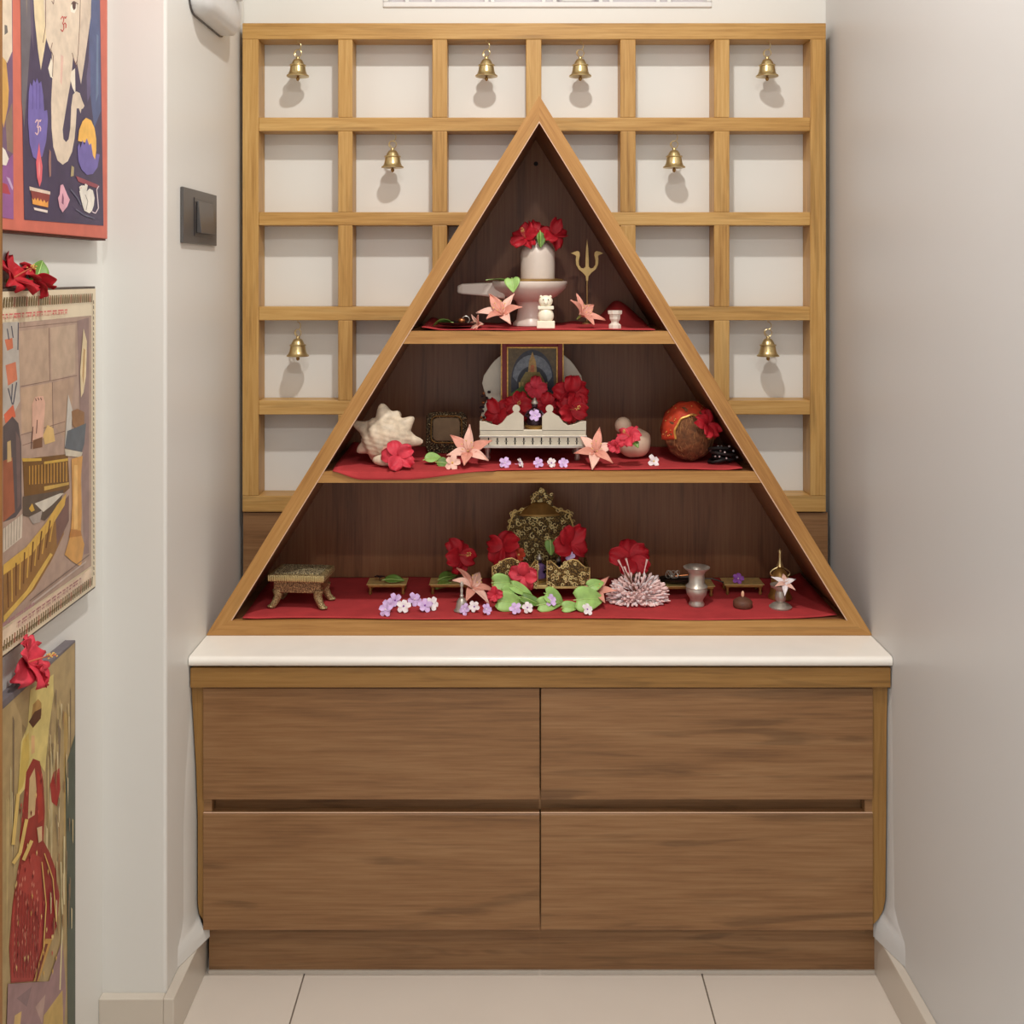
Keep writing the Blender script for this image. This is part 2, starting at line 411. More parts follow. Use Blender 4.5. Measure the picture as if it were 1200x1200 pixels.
# plaster scribed up to the cabinet sides
def plaster(name, pts, xw, sgn):
    v = []; f = []
    for a, c in pts: v.append((xf(a)-sgn*.0006, YF+.014, zf(c))); v.append((xw, YF+.014-min(.08, abs(xf(a)-xw)*4.5), zf(c))); v.append((xw, YF+.03, zf(c)))
    n = len(pts)
    for i in range(n-1):
        for j in range(3):
            k = (j+1) % 3; f.append((i*3+j, (i+1)*3+j, (i+1)*3+k, i*3+k))
    f.append((0, 1, 2)); f.append((n*3-1, n*3-2, n*3-3))
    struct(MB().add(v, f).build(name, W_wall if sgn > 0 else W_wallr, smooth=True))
plaster('trim_1', [(223, 808), (226, 850), (229, 900), (231, 960), (231, 1060), (232.5, 1072), (236, 1082), (242, 1089), (243, 1096), (243.5, 1104)], XL-.001, 1)
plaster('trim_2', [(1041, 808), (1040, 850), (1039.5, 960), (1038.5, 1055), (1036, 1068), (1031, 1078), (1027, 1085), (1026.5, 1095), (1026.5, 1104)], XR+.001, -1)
# worktop
m = MB(); x0, x1 = XL+.001, XR-.001; zb = za(782, 0); prof = []
for k in range(9):
    a = PI/2+PI*k/8*.5*2
    prof.append((.0075+.0075*math.cos(a), (CT+zb)/2+(CT-zb)/2*math.sin(a)))
prof = [(YB-.002, CT)]+prof+[(YB-.002, zb)]
v = [(x0, y, z) for y, z in prof]+[(x1, y, z) for y, z in prof]; n = len(prof)
m.add(v, [tuple(range(n-1, -1, -1)), tuple(range(n, 2*n))]+[(i, (i+1) % n, (i+1) % n+n, i+n) for i in range(n)])
tag(m.build('worktop', M_quartz, smooth=True), 'long white worktop with rounded front edge over the drawer cabinet', 'worktop')

# ------------------------------------------------------------------ triangular shelf unit
YT = .101; YTB = .357
A = (xa(632, YT), za(112, YT)); BL = (xa(241.5, YT), CT+.0004); BR = (xa(1022.5, YT), CT+.0004)
tri = thing('triangular_shelf_unit', 'large triangular open wooden shrine unit with two shelves on the white worktop', 'shelf unit', (A[0], YT, CT))
def edge_off(p, q, d):
    n = Vector((-(q[1]-p[1]), q[0]-p[0])).normalized()
    return (Vector(p)+n*d, Vector(q)+n*d)
def isect(a, b_):
    p, r = a[0], a[1]-a[0]; q, s_ = b_[0], b_[1]-b_[0]
    t_ = ((q-p).x*s_.y-(q-p).y*s_.x)/(r.x*s_.y-r.y*s_.x); return p+r*t_
def inset(d, db):
    # base BL->BR (inside is up), BR->A, A->BL : ccw => left normal is inside
    e1 = edge_off(BL, BR, db); e2 = edge_off(BR, A, d); e3 = edge_off(A, BL, d)
    return isect(e3, e1), isect(e1, e2), isect(e2, e3)     # left, right, apex
TW_, TB_ = .0212, .0236
iL, iR, iA = inset(TW_, TB_)
def T(p): return (p[0], p[1])
def tri_parts(y0, y1, ins, insb, name, ml, mr, mb, out=None):
    l, r, a = inset(ins, insb)
    oL, oR, oA = (Vector(BL), Vector(BR), Vector(A)) if out is None else inset(*out)
    MB().prism([T(oL), T(l), T(a), T(oA)], y0, y1).build(name, ml, tri, world=True)
    MB().prism([T(oR), T(r), T(a), T(oA)], y0, y1).build(name, mr, tri, world=True)
    if mb: MB().prism([T(oL), T(oR), T(r), T(l)], y0, y1).build(name, mb, tri, world=True)
tri_parts(YT, YT+.008, TW_, TB_, 'front_lip', W_dl, W_dr, W_dx)
# pale inner edge of the lipping
l2, r2, a2 = inset(TW_+.0014, TB_)
MB().prism([T(iL), T(l2), T(a2), T(iA)], YT+.0005, YT+.006).build('edge_band', M_edge, tri, world=True)
MB().prism([T(iR), T(r2), T(a2), T(iA)], YT+.0005, YT+.006).build('edge_band', M_edge, tri, world=True)
MB().prism([T(Vector(BL)), T(iL), T(iA), T(Vector(A))], YT+.008, YTB).build('side_panel', W_iz, tri, world=True)
MB().prism([T(Vector(BR)), T(iR), T(iA), T(Vector(A))], YT+.008, YTB).build('side_panel', W_iz, tri, world=True)
MB().prism([T(Vector(BL)), T(Vector(BR)), T(iR), T(iL)], YT+.008, YTB).build('base_panel', W_ix, tri, world=True)
MB().prism([T(iL), T(iR), T(iA)], YTB-.008, YTB).build('back_panel', W_iz, tri, world=True)
hp = at(628, 192, YTB-.008)
MB().lathe([(.004, 0), (.004, .001)], 16, M=Matrix.Translation(hp) @ Matrix.Rotation(PI/2, 4, 'X')).build('cable_hole', M_dark, tri, world=True)
def tri_x(z):
    """inner x range of the triangle at height z"""
    f_ = (z-iL.y)/(iA.y-iL.y)
    return iL.x+(iA.x-iL.x)*f_, iR.x+(iA.x-iR.x)*f_
ZS = {}
for nm, p0, p1 in (('top', 388, 403), ('mid', 553, 566)):
    z1, z0 = za(p0, YT), za(p1, YT); ZS[nm] = z1
    l0, r0 = tri_x(z0); l1, r1 = tri_x(z1)
    sh = MB().prism([(l0, z0), (r0, z0), (r1, z1), (l1, z1)], YT+.010, YTB-.008).build('shelf', W_ix, tri, world=True)
    MB().prism([(l0, z0), (r0, z0), (r1, z1), (l1, z1)], YT+.002, YT+.010).build('edge_strip', W_dx, sh, world=True)
ZS['bot'] = iL.y
def spot(px, py, sh, lift=.0035):
    """point on a shelf (its cloth) seen at this pixel"""
    z = ZS[sh]+lift; d = (H-z)*FPX/(py-VY); Y = min(max(d-D, YT+.012), YTB-.02)
    return Vector((xa(px, Y), Y, z))
def spotY(px, Y, sh, lift=.0035): return Vector((xa(px, Y), Y, ZS[sh]+lift))

# ------------------------------------------------------------------ lattice behind
YLF = .308
def clip(poly, p, q):
    """keep the part of poly right of the line p->q"""
    out = []; n = len(poly)
    def s(a): return (q[0]-p[0])*(a[1]-p[1])-(q[1]-p[1])*(a[0]-p[0])
    for i in range(n):
        a, b_ = poly[i], poly[(i+1) % n]; sa, sb = s(a), s(b_)
        if sa <= 0: out.append(a)
        if sa*sb < 0:
            t_ = sa/(sa-sb); out.append((a[0]+(b_[0]-a[0])*t_, a[1]+(b_[1]-a[1])*t_))
    return out
mar = .0015
Lp, Lq = (BL[0]-mar*1.2, BL[1]), (A[0]-mar*1.2, A[1])
Rp, Rq = (BR[0]+mar*1.2, BR[1]), (A[0]+mar*1.2, A[1])
lat = thing('lattice_screen', 'square teak lattice screen with small brass bells mounted on the back wall', 'screen', (xa(626, YLF), YLF, za(600, YLF)))
def lx(px): return xa(px, YLF)
def lz(py): return za(py, YLF)
def lat_bar(name, x0, x1, z0, z1, mat, y0=YLF, y1=YB-.001, bev=.0012):
    poly = [(x0, z0), (x1, z0), (x1, z1), (x0, z1)]
    apz = A[1]
    hit = not (z0 > apz)
    if hit:
        lf = clip(poly, Lq, Lp); rg = clip(poly, Rp, Rq)
        polys = []
        for p in (lf, rg):
            if len(p) < 3: continue
            ar = abs(sum(p[i][0]*p[(i+1) % len(p)][1]-p[(i+1) % len(p)][0]*p[i][1] for i in range(len(p))))/2
            if ar < 2e-5: continue
            polys.append(p)
        # a bar fully on one side comes back whole from its own side only
        if x1 < A[0]: polys = [p for p in (lf,) if len(p) > 2]
        elif x0 > A[0]: polys = [p for p in (rg,) if len(p) > 2]
        if len(polys) == 2 and all(abs(polys[0][i][0]-polys[1][i][0]) < 1e-9 for i in range(min(len(polys[0]), len(polys[1])))) and len(polys[0]) == len(polys[1]): polys = polys[:1]
    else: polys = [poly]
    for p in polys:
        MB().prism(p, y0, y1).build(name, mat, lat, world=True, bevel=bev)
fx0, fx1, fz0, fz1 = lx(284), lx(968), lz(600), lz(27)
fb = (lz(27)-lz(45.5))
ix0, ix1 = lx(303), lx(949.5); iz1, iz0 = lz(46), lz(581)
lat_bar('frame_rail', fx0, fx1, iz1, fz1, W_tx); lat_bar('frame_rail', fx0, fx1, fz0, iz0, W_tx)
lat_bar('frame_stile', fx0, ix0, iz0, iz1, W_tz); lat_bar('frame_stile', ix1, fx1, iz0, iz1, W_tz)
hz = [(137.5, 153.5), (248.5, 264), (359.5, 375.5), (469.5, 486)]
vzx = [(396, 413), (506.5, 524), (616.5, 634.5), (727, 745), (837, 855)]
for a, c in hz: lat_bar('crossbar', ix0, ix1, lz(c), lz(a), W_tx, YLF+.001)
rows = [46]+[q for p in hz for q in p]+[581]
for a, c in vzx:
    for k in range(0, len(rows), 2):
        if k == 0 and a == 616.5:                    # the upright that meets the tip of the triangle
            x0, x1 = lx(a), lx(c); sl = (A[1]-BL[1])/(A[0]-BL[0])
            MB().prism([(x0, A[1]+.003-(A[0]-x0)*sl), (A[0], A[1]+.003), (x1, A[1]+.003-(x1-A[0])*sl), (x1, lz(46)), (x0, lz(46))], YLF+.001, YB-.001).build('upright', W_tz, lat, world=True, bevel=.0012)
            continue
        lat_bar('upright', lx(a), lx(c), lz(rows[k+1]), lz(rows[k]), W_tz, YLF+.001)
# walnut panel below the lattice
YPn = .313
pan = []
for poly in ([(xa(285, YPn), CT+.001), (xa(970, YPn), CT+.001), (xa(970, YPn), lz(601.5)), (xa(285, YPn), lz(601.5))],):
    m = MB()
    for c in (clip(poly, Lq, Lp), clip(poly, Rp, Rq)):
        if len(c) > 2: m.prism(c, YPn, YB-.001)
    pan = m
o = pan.build('wall_panel', W_lx)
tag(o, 'walnut laminate strip panel on the back wall below the lattice', 'panel')

# ------------------------------------------------------------------ brass bells in the lattice
def make_bell(label):
    r = thing('brass_bell', label, 'bell', group='small brass bells hung in the lattice')
    s = .00152                                     # metres per pixel there
    prof = [(13, 0), (13.2, 1.2), (11, 2.8), (9.7, 6), (8.8, 11), (8.6, 12), (9.6, 12.6), (9.6, 13.8), (7.6, 14.4), (6.5, 17), (4.6, 20), (2.2, 20.8), (2.2, 23), (1.2, 24)]
    MB().lathe([(a*s, (b_-42.5)*s) for a, b_ in prof], 28).build('bell_body', M_brass, r, smooth=True)
    c = MB(); c.tube([(0, 0, -44*s), (0, 0, -30*s)], .0009); c.ell((0, 0, -45*s), (.0032, .0032, .004), 10, 8); c.build('clapper', M_brass_d, r, smooth=True)
    q = MB(); pts = []
    for k in range(15):
        a = -PI/2+2*PI*k/14*.92; pts.append((5*s*math.cos(a)*.9, 0, -15*s+4.4*s*math.sin(a)))
    q.tube(pts, .00085, 6); q.build('crown_loop', M_brass, r, smooth=True)
    hk = MB()
    pts = [(0, 0, 0), (.0, 0, -2*s)]
    for k in range(9): a = PI/2-PI*k/8*1.05; pts.append((5*s*math.cos(a)*.8, 0, -6.5*s+4.5*s*math.sin(a)))
    for k in range(7): a = PI/2+PI*k/6; pts.append((-.6*s+3.6*s*math.cos(a)*.8, .0, -14.2*s+3.4*s*math.sin(a)))
    hk.tube(pts, .00075, 6); hk.build('hook', M_brass, r, smooth=True)
    return r
BY = .319
bells = [(349, 0, 'small brass bell in the top left corner cell of the lattice beside the switch wall'), (570, 0, 'small brass bell in the top lattice row, just left of the triangle tip'),
         (680, 0, 'small brass bell in the top lattice row, just right of the triangle tip'), (899, 0, 'small brass bell in the top right corner cell of the lattice'),
         (460, 1, 'small brass bell in the second lattice row, on the switch side of the triangle'), (790, 1, 'small brass bell in the second lattice row, on the plain wall side of the triangle'),
         (349, 3, 'small brass bell low in the lattice above the spiky shell side of the triangle'), (900, 3, 'small brass bell low in the lattice above the coconut side of the triangle')]
b0 = None
tops = [46, 153.5, 264, 375.5]
for px, rw, lab in bells:
    o = make_bell(lab) if b0 is None else copy_tree(b0)
    if b0 is None: b0 = o
    o['label'] = lab; o.location = (xa(px, BY), BY, lz(tops[rw])); o.rotation_euler.z = random.uniform(-.5, .5)

# ------------------------------------------------------------------ wall fittings
XS = XL
ya, yb = onx(211, 250, XS).y, onx(250.5, 250, XS).y
zz0, zz1 = onx(211, 284.5, XS).z, onx(211, 218.5, XS).z
sw = thing('switch_plate', 'dark grey switch plate with one rocker on the white side wall', 'switch', (XS, (ya+yb)/2, (zz0+zz1)/2))
MB().box(XS+.0002, XS+.005, ya, yb, zz0, zz1).build('plate', M_sw, sw, world=True, bevel=.0012)
y0, y1 = onx(226, 250, XS).y, onx(243, 250, XS).y
MB().box(XS+.005, XS+.0062, y0-.012, y1+.012, zz0+.012, zz1-.012).build('module_frame', M_sw2, sw, world=True, bevel=.0006)
m = MB(); zr0, zr1 = zz0+.017, zz1-.017
v = [(XS+.0062, y0, zr0), (XS+.0062, y1, zr0), (XS+.0062, y1, zr1), (XS+.0062, y0, zr1), (XS+.013, y0, zr0), (XS+.013, y1, zr0), (XS+.0085, y1, zr1), (XS+.0085, y0, zr1)]
m.add(v, [(3, 2, 1, 0), (4, 5, 6, 7), (0, 1, 5, 4), (1, 2, 6, 5), (2, 3, 7, 6), (3, 0, 4, 7)]); m.build('rocker', M_sw, sw, world=True, bevel=.0008)
# white fitting at the top of the left wall
jy0, jy1 = onx(220.5, 0, XS).y, onx(262, 0, XS).y; jz = 1.076+(322-29)*(D+.1)/FPX
jb = thing('wall_fitting', 'white rounded plastic fitting high on the wall above the switch', 'fitting', (XS, (jy0+jy1)/2, jz))
def rrect(y0, y1, z0, z1, r, n=5):
    out = []
    for (cy, cz, a0) in ((y1-r, z1-r, 0), (y0+r, z1-r, PI/2), (y0+r, z0+r, PI), (y1-r, z0+r, 1.5*PI)):
        for k in range(n+1): a = a0+PI/2*k/n; out.append((cy+r*math.cos(a), cz+r*math.sin(a)))
    return out
m = MB(); ring = []
lv = [(0.0003, 0, .03), (.022, 0, .03), (.030, .006, .028), (.034, .016, .022)]
vv = []
for dx, ins, rr in lv:
    p = rrect(jy0+ins, jy1-ins, jz+ins, jz+.19-ins, rr); ring.append(len(p)); vv += [(XS+dx, y, z) for y, z in p]
n = ring[0]; f = [tuple(range(n-1, -1, -1)), tuple(range(3*n, 4*n))]
for i in range(3):
    for k in range(n): f.append((i*n+k, i*n+(k+1) % n, (i+1)*n+(k+1) % n, (i+1)*n+k))
m.add(vv, f); m.build('housing', M_white, jb, world=True, smooth=True)
p = rrect(jy0-.002, jy1+.002, jz-.002, jz+.192, .03)
m = MB(); n = len(p); m.add([(XS+.0002, y, z) for y, z in p]+[(XS+.0025, y, z) for y, z in p], [tuple(range(n-1, -1, -1)), tuple(range(n, 2*n))]+[(k, (k+1) % n, (k+1) % n+n, k+n) for k in range(n)])
m.build('backplate', M_sw, jb, world=True)
m = MB(); m.lathe([(.008, 0), (.008, .008), (.005, .012)], 16, M=Matrix.Translation((XS+.033, jy1-.05, jz+.06)) @ Matrix.Rotation(PI/2, 4, 'Y')); m.build('screw_cap', M_white, jb, world=True, smooth=True)

# ------------------------------------------------------------------ flat prints on the pictures
def print_layers(name, parent, X, layers, step=.000008):
    m = MB(); mats = []; idx = {}
    for i, (rgb, poly) in enumerate(layers):
        key = tuple(rgb)
        if key not in idx:
            idx[key] = len(mats); mats.append(flat('print_%d_%d_%d' % key, key, .45, var=.12, scale=55, spec=.35))
        pts = [onx(px, py, X) for px, py in poly]
        pts = [Vector((X+.0003+i*step, p.y, p.z)) for p in pts]
        n = len(pts); a = sum(pts[k].y*pts[(k+1) % n].z-pts[(k+1) % n].y*pts[k].z for k in range(n))
        if a < 0: pts = pts[::-1]
        m.add(pts, [tuple(range(n))], idx[key])
    return m.build(name, mats, parent, world=True)
def stroke(rgb, pts, w):
    out = []
    for (a, b_) in zip(pts[:-1], pts[1:]):
        dx, dy = b_[0]-a[0], b_[1]-a[1]; l = math.hypot(dx, dy) or 1; nx, ny = -dy/l*w/2, dx/l*w/2
        out.append((rgb, [(a[0]+nx, a[1]+ny), (b_[0]+nx, b_[1]+ny), (b_[0]-nx, b_[1]-ny), (a[0]-nx, a[1]-ny)]))
    return out
def om(rgb, cx, cy, sx, sy, w):
    pts = [(-.7, -.6), (-.2, -1), (.2, -.7), (.05, -.25), (-.2, -.05), (.15, .1), (.2, .6), (-.2, 1), (-.75, .7)]
    o_ = stroke(rgb, [(cx+a*sx, cy+b_*sy) for a, b_ in pts], w)
    o_ += stroke(rgb, [(cx+a*sx, cy+b_*sy) for a, b_ in ((.1, .1), (.5, -.15), (.85, .1), (.75, .55))], w)
    o_ += stroke(rgb, [(cx+a*sx, cy+b_*sy) for a, b_ in ((.35, -.95), (.65, -.7), (.95, -1))], w)
    return o_

# top painting
X1 = -.553; y_r = onx(126, 200, X1).y; z_b = onx(126, 280, X1).z
M_coral = flat('coral_canvas', (206, 112, 94), .6, var=.08, scale=40)
p1 = thing('canvas_painting', 'coral-bordered canvas painting of a pale elephant head hung on the side wall', 'painting', (X1-.01, y_r-.3, z_b))
MB().box(XP+.0005, X1, -.66, y_r, z_b, 1.75).build('canvas', M_coral, p1, world=True, bevel=.001)
MB().box(XP+.001, X1-.002, -.659, y_r-.002, z_b-.0025, z_b-.0002).build('stretcher_edge', flat('dark_wood_edge', (92, 46, 30), .7), p1, world=True)
cream = (222, 204, 182); dk = (72, 62, 88); blue = (116, 104, 170)
Ls = [((118, 92, 118), [(2, -60), (14, -60), (15.5, 257), (2, 255)]),
      ((226, 208, 184), [(2, -60), (13, -60), (14, 60), (8, 74), (2, 66)]), ((112, 106, 100), [(5, 29), (8, 30), (9, 38), (5, 41)]),
      ((214, 166, 92), [(2, 66), (7, 72), (10, 105), (9, 125), (4, 150), (2, 140)]), ((140, 118, 104), [(6, 140), (14, 120), (15, 180), (8, 176)]),
      ((150, 96, 150), [(2, 196), (15, 180), (15.5, 257), (2, 255)]), ((238, 228, 214), [(2, 172), (6, 176), (10, 186), (7, 194), (2, 193)]),
      ((176, 72, 84), [(2, 214), (8, 216), (12, 228), (2, 226)]), ((196, 170, 202), [(7, 207), (11, 209), (15, 220), (14, 223)]),
      (dk, [(22.5, -60), (116, -60), (121, 264.5), (28, 257.5)]),
      ((106, 100, 106), [(23, -60), (37, -60), (36, 40), (28, 150), (25, 120)]), ((142, 126, 108), [(28, -60), (32, -60), (31, 22)]), ((96, 84, 104), [(33, -60), (37, -60), (39, 60), (36, 40)]),
      ((84, 96, 134), [(107, -60), (116, -60), (118, 130), (110, 150), (103, 90)]), ((108, 126, 156), [(113, 40), (115, 42), (115, 110), (112, 120)]), ((98, 90, 124), [(101, 90), (105, 60), (106, 110), (102, 120)]),
      ((228, 208, 170), [(36, -60), (56, -60), (56, 30), (52, 56), (47.5, 82), (44, 58), (40, 20)]),
      ((214, 196, 176), [(92, -60), (108, -60), (106, 20), (99, 70), (94.5, 99), (90, 74), (90, 30)]),
      (cream, [(48, -60), (98, -60), (95, 20), (92, 60), (89.5, 77), (85, 66), (62, 64), (59, 60), (54, 46), (51, 10)]),
      (cream, [(60, 56), (86, 58), (83, 92), (79, 115), (75, 140), (73, 152), (74, 163), (77, 166.5), (80, 163), (82, 150), (83, 125), (85, 111), (89, 107), (93, 109), (96, 118), (98.5, 124), (97, 127), (95, 128), (94, 133), (92, 127), (89.5, 127), (88.5, 145), (87, 162), (84, 178), (79, 189), (73, 193), (67, 188), (62, 172), (60, 150), (59.5, 120), (61, 90)]),
      ((236, 226, 206), [(59.5, 68), (62, 76), (61.5, 92), (58.5, 90), (56, 80)]), ((236, 226, 206), [(83, 84), (87.5, 80), (88, 110), (84.5, 103), (82, 93)]),
      ((222, 184, 168), [(71, 64), (74, 66), (72, 100), (70, 96)])]
brown = (118, 82, 74)
for q in ([(94, -10), (93, 30), (91, 62), (89, 80)], [(53, -5), (53, 30), (50, 50)], [(61, 50), (59, 58), (62, 66), (61, 90)], [(84, 62), (88, 76), (90, 70)], [(60, 1), (62, 5), (63, -2)]): Ls += stroke(brown, q, .7)
Ls += [((238, 228, 212), [(82, 8), (85, 3), (89, 4), (89.5, 10), (87, 15.5), (82.5, 14)]), ((84, 56, 52), [(84, 2), (88.5, 3), (88, 10), (86, 12), (84.5, 9)])]
Ls += stroke((96, 66, 60), [(83, 5), (86, 1.5), (91, 5)], 1)
Ls += om((196, 76, 70), 73.5, 28, 4, 9, 1.0)
Ls += [(blue, [(33, 108), (34.5, 97), (37, 101), (38.5, 93), (41, 97), (42.5, 91.5), (45, 98), (47.5, 95), (50, 112), (51, 130), (54.5, 129), (55.5, 140), (53.5, 165), (49, 183), (44, 188), (38, 184), (34, 168), (32, 140)])]
for q in ([(38, 100), (37.5, 128)], [(42, 98), (42, 128)], [(46, 100), (46, 128)]): Ls += stroke((92, 80, 146), q, .8)
Ls += om((236, 196, 190), 43.5, 149, 4, 9, 1.1)
Ls += [((226, 106, 116), [(45, 167), (46.5, 180), (49, 195), (48, 212), (45.5, 219), (42.5, 208), (41.5, 190), (43.5, 178)]),
       ((240, 150, 150), [(45, 185), (46.5, 198), (45, 210), (44, 198)]),
       ((156, 116, 108), [(57, 175), (59, 178), (59, 206), (57, 208), (56, 190)]), ((176, 160, 120), [(83, 194), (86, 196), (85.5, 206), (82, 207)]),
       ((226, 204, 186), [(33.5, 218.5), (58, 224.5), (58, 228), (34, 223)]), ((142, 66, 62), [(35, 223), (57.5, 228), (55.5, 243.5), (38, 239.5)]),
       ((234, 164, 82), [(37.3, 239), (36.6, 232), (38.5, 234.5), (40, 231.5), (41.5, 235), (43.5, 231.5), (45, 236), (47, 233), (49, 237), (51, 234), (53, 238), (55.5, 235.5), (55.5, 243)]),
       ((236, 220, 210), [(38.5, 243), (55, 246.5), (54.8, 249.5), (39.5, 246)]),
       ((226, 170, 186), [(70, 217), (73, 216), (75.5, 222), (78, 228), (81, 234), (78, 242), (72.5, 249), (69, 243), (67, 232), (69, 228)]),
       ((136, 84, 110), [(72.5, 226), (74, 232), (73.5, 240), (71.5, 238), (71.8, 231)]),
       ((240, 186, 92), [(90.5, 165), (92, 152), (96, 142), (100, 138), (106, 141), (110, 150), (112, 163), (112, 176), (110.5, 188), (107, 182), (103, 168)]),
       (blue, [(90, 172), (92, 168), (93.5, 173), (96, 164), (98, 170), (101, 162), (103.5, 170), (106, 168), (108, 182), (110.5, 187), (112.5, 180), (116, 181), (113.5, 196), (108, 204), (101, 205), (95, 199), (91, 189)]),
       ((150, 76, 86), [(88, 206), (115, 217), (114, 221), (91, 213)]),
       ((236, 230, 218), [(92, 224), (94, 223), (96, 217), (99, 218), (101, 224), (104, 221), (108, 223), (110, 232), (109, 241), (107, 247), (104, 250), (98, 247), (96, 241), (94, 233)])]
for q in ([(107, 248), (111, 250), (114.5, 244), (113.5, 232), (112.5, 222), (115, 218)],): Ls += stroke((226, 208, 214), q, 1.2)
Ls += [((236, 230, 218), [(93, 224), (92, 219), (95, 217), (97, 221)]), ((236, 230, 218), [(97, 221), (99, 215), (102, 217), (101, 223)]), ((226, 170, 160), [(93.5, 222), (93.5, 219.5), (95, 219.5)])]
Ls += stroke((150, 140, 132), [(99, 228), (102, 236), (100, 246)], .7)
for q in ([(82, 222), (90, 232), (94, 240)], [(88, 245), (98, 252), (110, 256)]): Ls += stroke((96, 96, 118), q, 1.6)
print_layers('painted_image', p1, X1, Ls)

# middle print
X2 = -.558; yr = onx(112.5, 500, X2).y
zt2, zb2 = onx(112.5, 335.5, X2).z, onx(112.5, 689, X2).z
p2 = thing('framed_temple_print', 'cream-bordered temple print with a beaded edge between the two other pictures', 'picture', (X2-.006, yr-.2, zb2))
MB().box(XP+.0005, X2-.001, -.56, yr, zb2, zt2).build('frame', flat('dark_frame_edge', (84, 74, 66), .5), p2, world=True, bevel=.0006)
MB().box(X2-.001, X2, -.559, yr-.001, zb2+.003, zt2-.003).build('sheet', flat('cream_sheet', (228, 212, 182), .3, var=.03), p2, world=True)
def bil(u, v_):            # picture space: u 0 at the px=5 end .. 1 right, v 0 top .. 1 bottom -> pixels
    a = onx(112.5, 337, X2); e = onx(5, 337, X2); Y = e.y+(a.y-e.y)*u; Z = zt2+(zb2-zt2)*v_
    return (VX+X2*FPX/(D+Y), VY+(H-Z)*FPX/(D+Y))
def U(px):
    a = onx(112.5, 337, X2).y; e = onx(5, 337, X2).y; return (X2*FPX/(px-VX)-D-e)/(a-e)
ol = (108, 88, 44)
Ls = [((176, 150, 134), [bil(-.1, .095), bil(.935, .095), bil(.935, .915), bil(-.1, .915)])]
def R(rgb, *pts): Ls.append((rgb, list(pts)))
R((186, 160, 138), (22, 388), (58, 384), (58, 446), (23, 452)); R((190, 166, 144), (59, 384), (88, 380), (88, 438), (60, 446))
R((192, 162, 136), (24, 455), (62, 448), (62, 500), (25, 508)); R((182, 154, 132), (63, 448), (87, 442), (80, 520), (63, 498))
for q in ([(21, 384), (90, 377)], [(24, 453), (90, 440)], [(57, 384), (58, 446)], [(61, 448), (62, 515)], [(24, 510), (76, 494)], [(26, 522), (76, 505)], [(104, 520), (96, 524)], [(104, 605), (98, 608)]): Ls += stroke((128, 100, 88), q, .8)
R((150, 124, 118), (90, 376), (104, 372), (104, 648), (98, 650)); 
R((186, 178, 168), (3, 378), (21, 377), (23, 470), (16, 484), (3, 490)); R((206, 118, 86), (5, 398), (14, 396), (15, 408), (8, 411)); R((206, 124, 94), (6, 428), (18, 424), (20, 445), (9, 452)); R((216, 108, 78), (4, 486), (15, 474), (18, 488), (6, 496))
for q in ([(8, 385), (10, 398)], [(13, 382), (15, 396)], [(21, 378), (20.5, 410)], [(9, 455), (14, 474)], [(14, 450), (13, 470)], [(19, 448), (15, 474)]): Ls += stroke((84, 84, 96), q, 1.3)
R((92, 82, 82), (3, 500), (14, 488), (21, 496), (24.5, 520), (25, 596), (18, 606), (3, 612)); R((160, 96, 70), (3, 540), (14, 536), (17, 600), (3, 612)); R((196, 168, 120), (8, 518), (12, 516), (13, 540), (8, 542)); R((116, 96, 92), (18, 505), (23, 515), (23.5, 590), (20, 596))
R((206, 192, 174), (3, 620), (26, 602), (25, 630), (3, 648))
for k in range(6): Ls += stroke((150, 134, 118), [(6+k*3.4, 617-k*2.6), (6+k*3.2, 644-k*2.6)], .6)
R((216, 172, 150), (37, 474), (41, 465), (50, 464), (52.5, 472), (50, 514), (37, 518)); R((120, 84, 60), (38, 516), (49, 512), (49, 524), (38, 526)); R((220, 184, 120), (50, 510), (55, 498), (62, 502), (64, 517), (52, 521))
for q in ([(41, 467), (42, 470)], [(44, 466), (45, 469)], [(47, 466), (48, 469)], [(43, 492), (42, 508)], [(38, 500), (36, 526)]): Ls += stroke((92, 58, 50), q, 1)
R((118, 84, 44), (26, 538), (79, 532), (81, 572), (70, 582), (28, 590)); R((206, 168, 76), (25, 537), (48, 537), (48, 540), (26, 541)); R((206, 168, 76), (51, 541), (79, 537), (79, 540), (51, 544))
for k in range(13): Ls += stroke((196, 148, 66), [(34+k*3.6, 546-k*.4), (34+k*3.6, 568-k*.3)], 1.1)
R((196, 160, 84), (51, 570), (80, 565), (80, 568), (51, 575)); R((96, 82, 70), (26, 582), (74, 574), (70, 590), (52, 610), (26, 604))
R((210, 202, 186), (40, 590), (70, 578), (74, 578), (60, 592), (50, 600)); R((170, 158, 148), (33, 606), (49, 598), (46, 612), (38, 614)); R((206, 164, 72), (33, 596), (37, 590), (40, 598), (36, 600))
R((150, 110, 62), (3, 672), (76, 590), (74, 626), (60, 656), (40, 690), (3, 728)); R((122, 92, 84), (64, 600), (80, 580), (80, 610), (66, 640))
R((214, 172, 84), (3, 662), (30, 641), (52, 614), (66, 592), (77, 578), (75, 592), (60, 616), (36, 650), (3, 674))
for k in range(12): Ls += stroke((204, 160, 80) if k % 2 else (108, 70, 38), [(8+k*5, 672-k*6.2), (9+k*4.4, 712-k*7)], 1.5)
R((214, 176, 90), (3, 722), (30, 692), (58, 648), (61, 650), (36, 692), (3, 730))
R((196, 190, 180), (79, 462), (84, 480), (82, 520), (75, 524)); R((150, 110, 74), (83, 482), (90, 479), (98, 483), (98, 500), (90, 504), (84, 498)); R((98, 104, 110), (78, 505), (86, 502), (100, 496), (98, 520), (95, 530), (75, 525)); R((206, 196, 176), (75, 526), (96, 530), (94, 536), (76, 534))
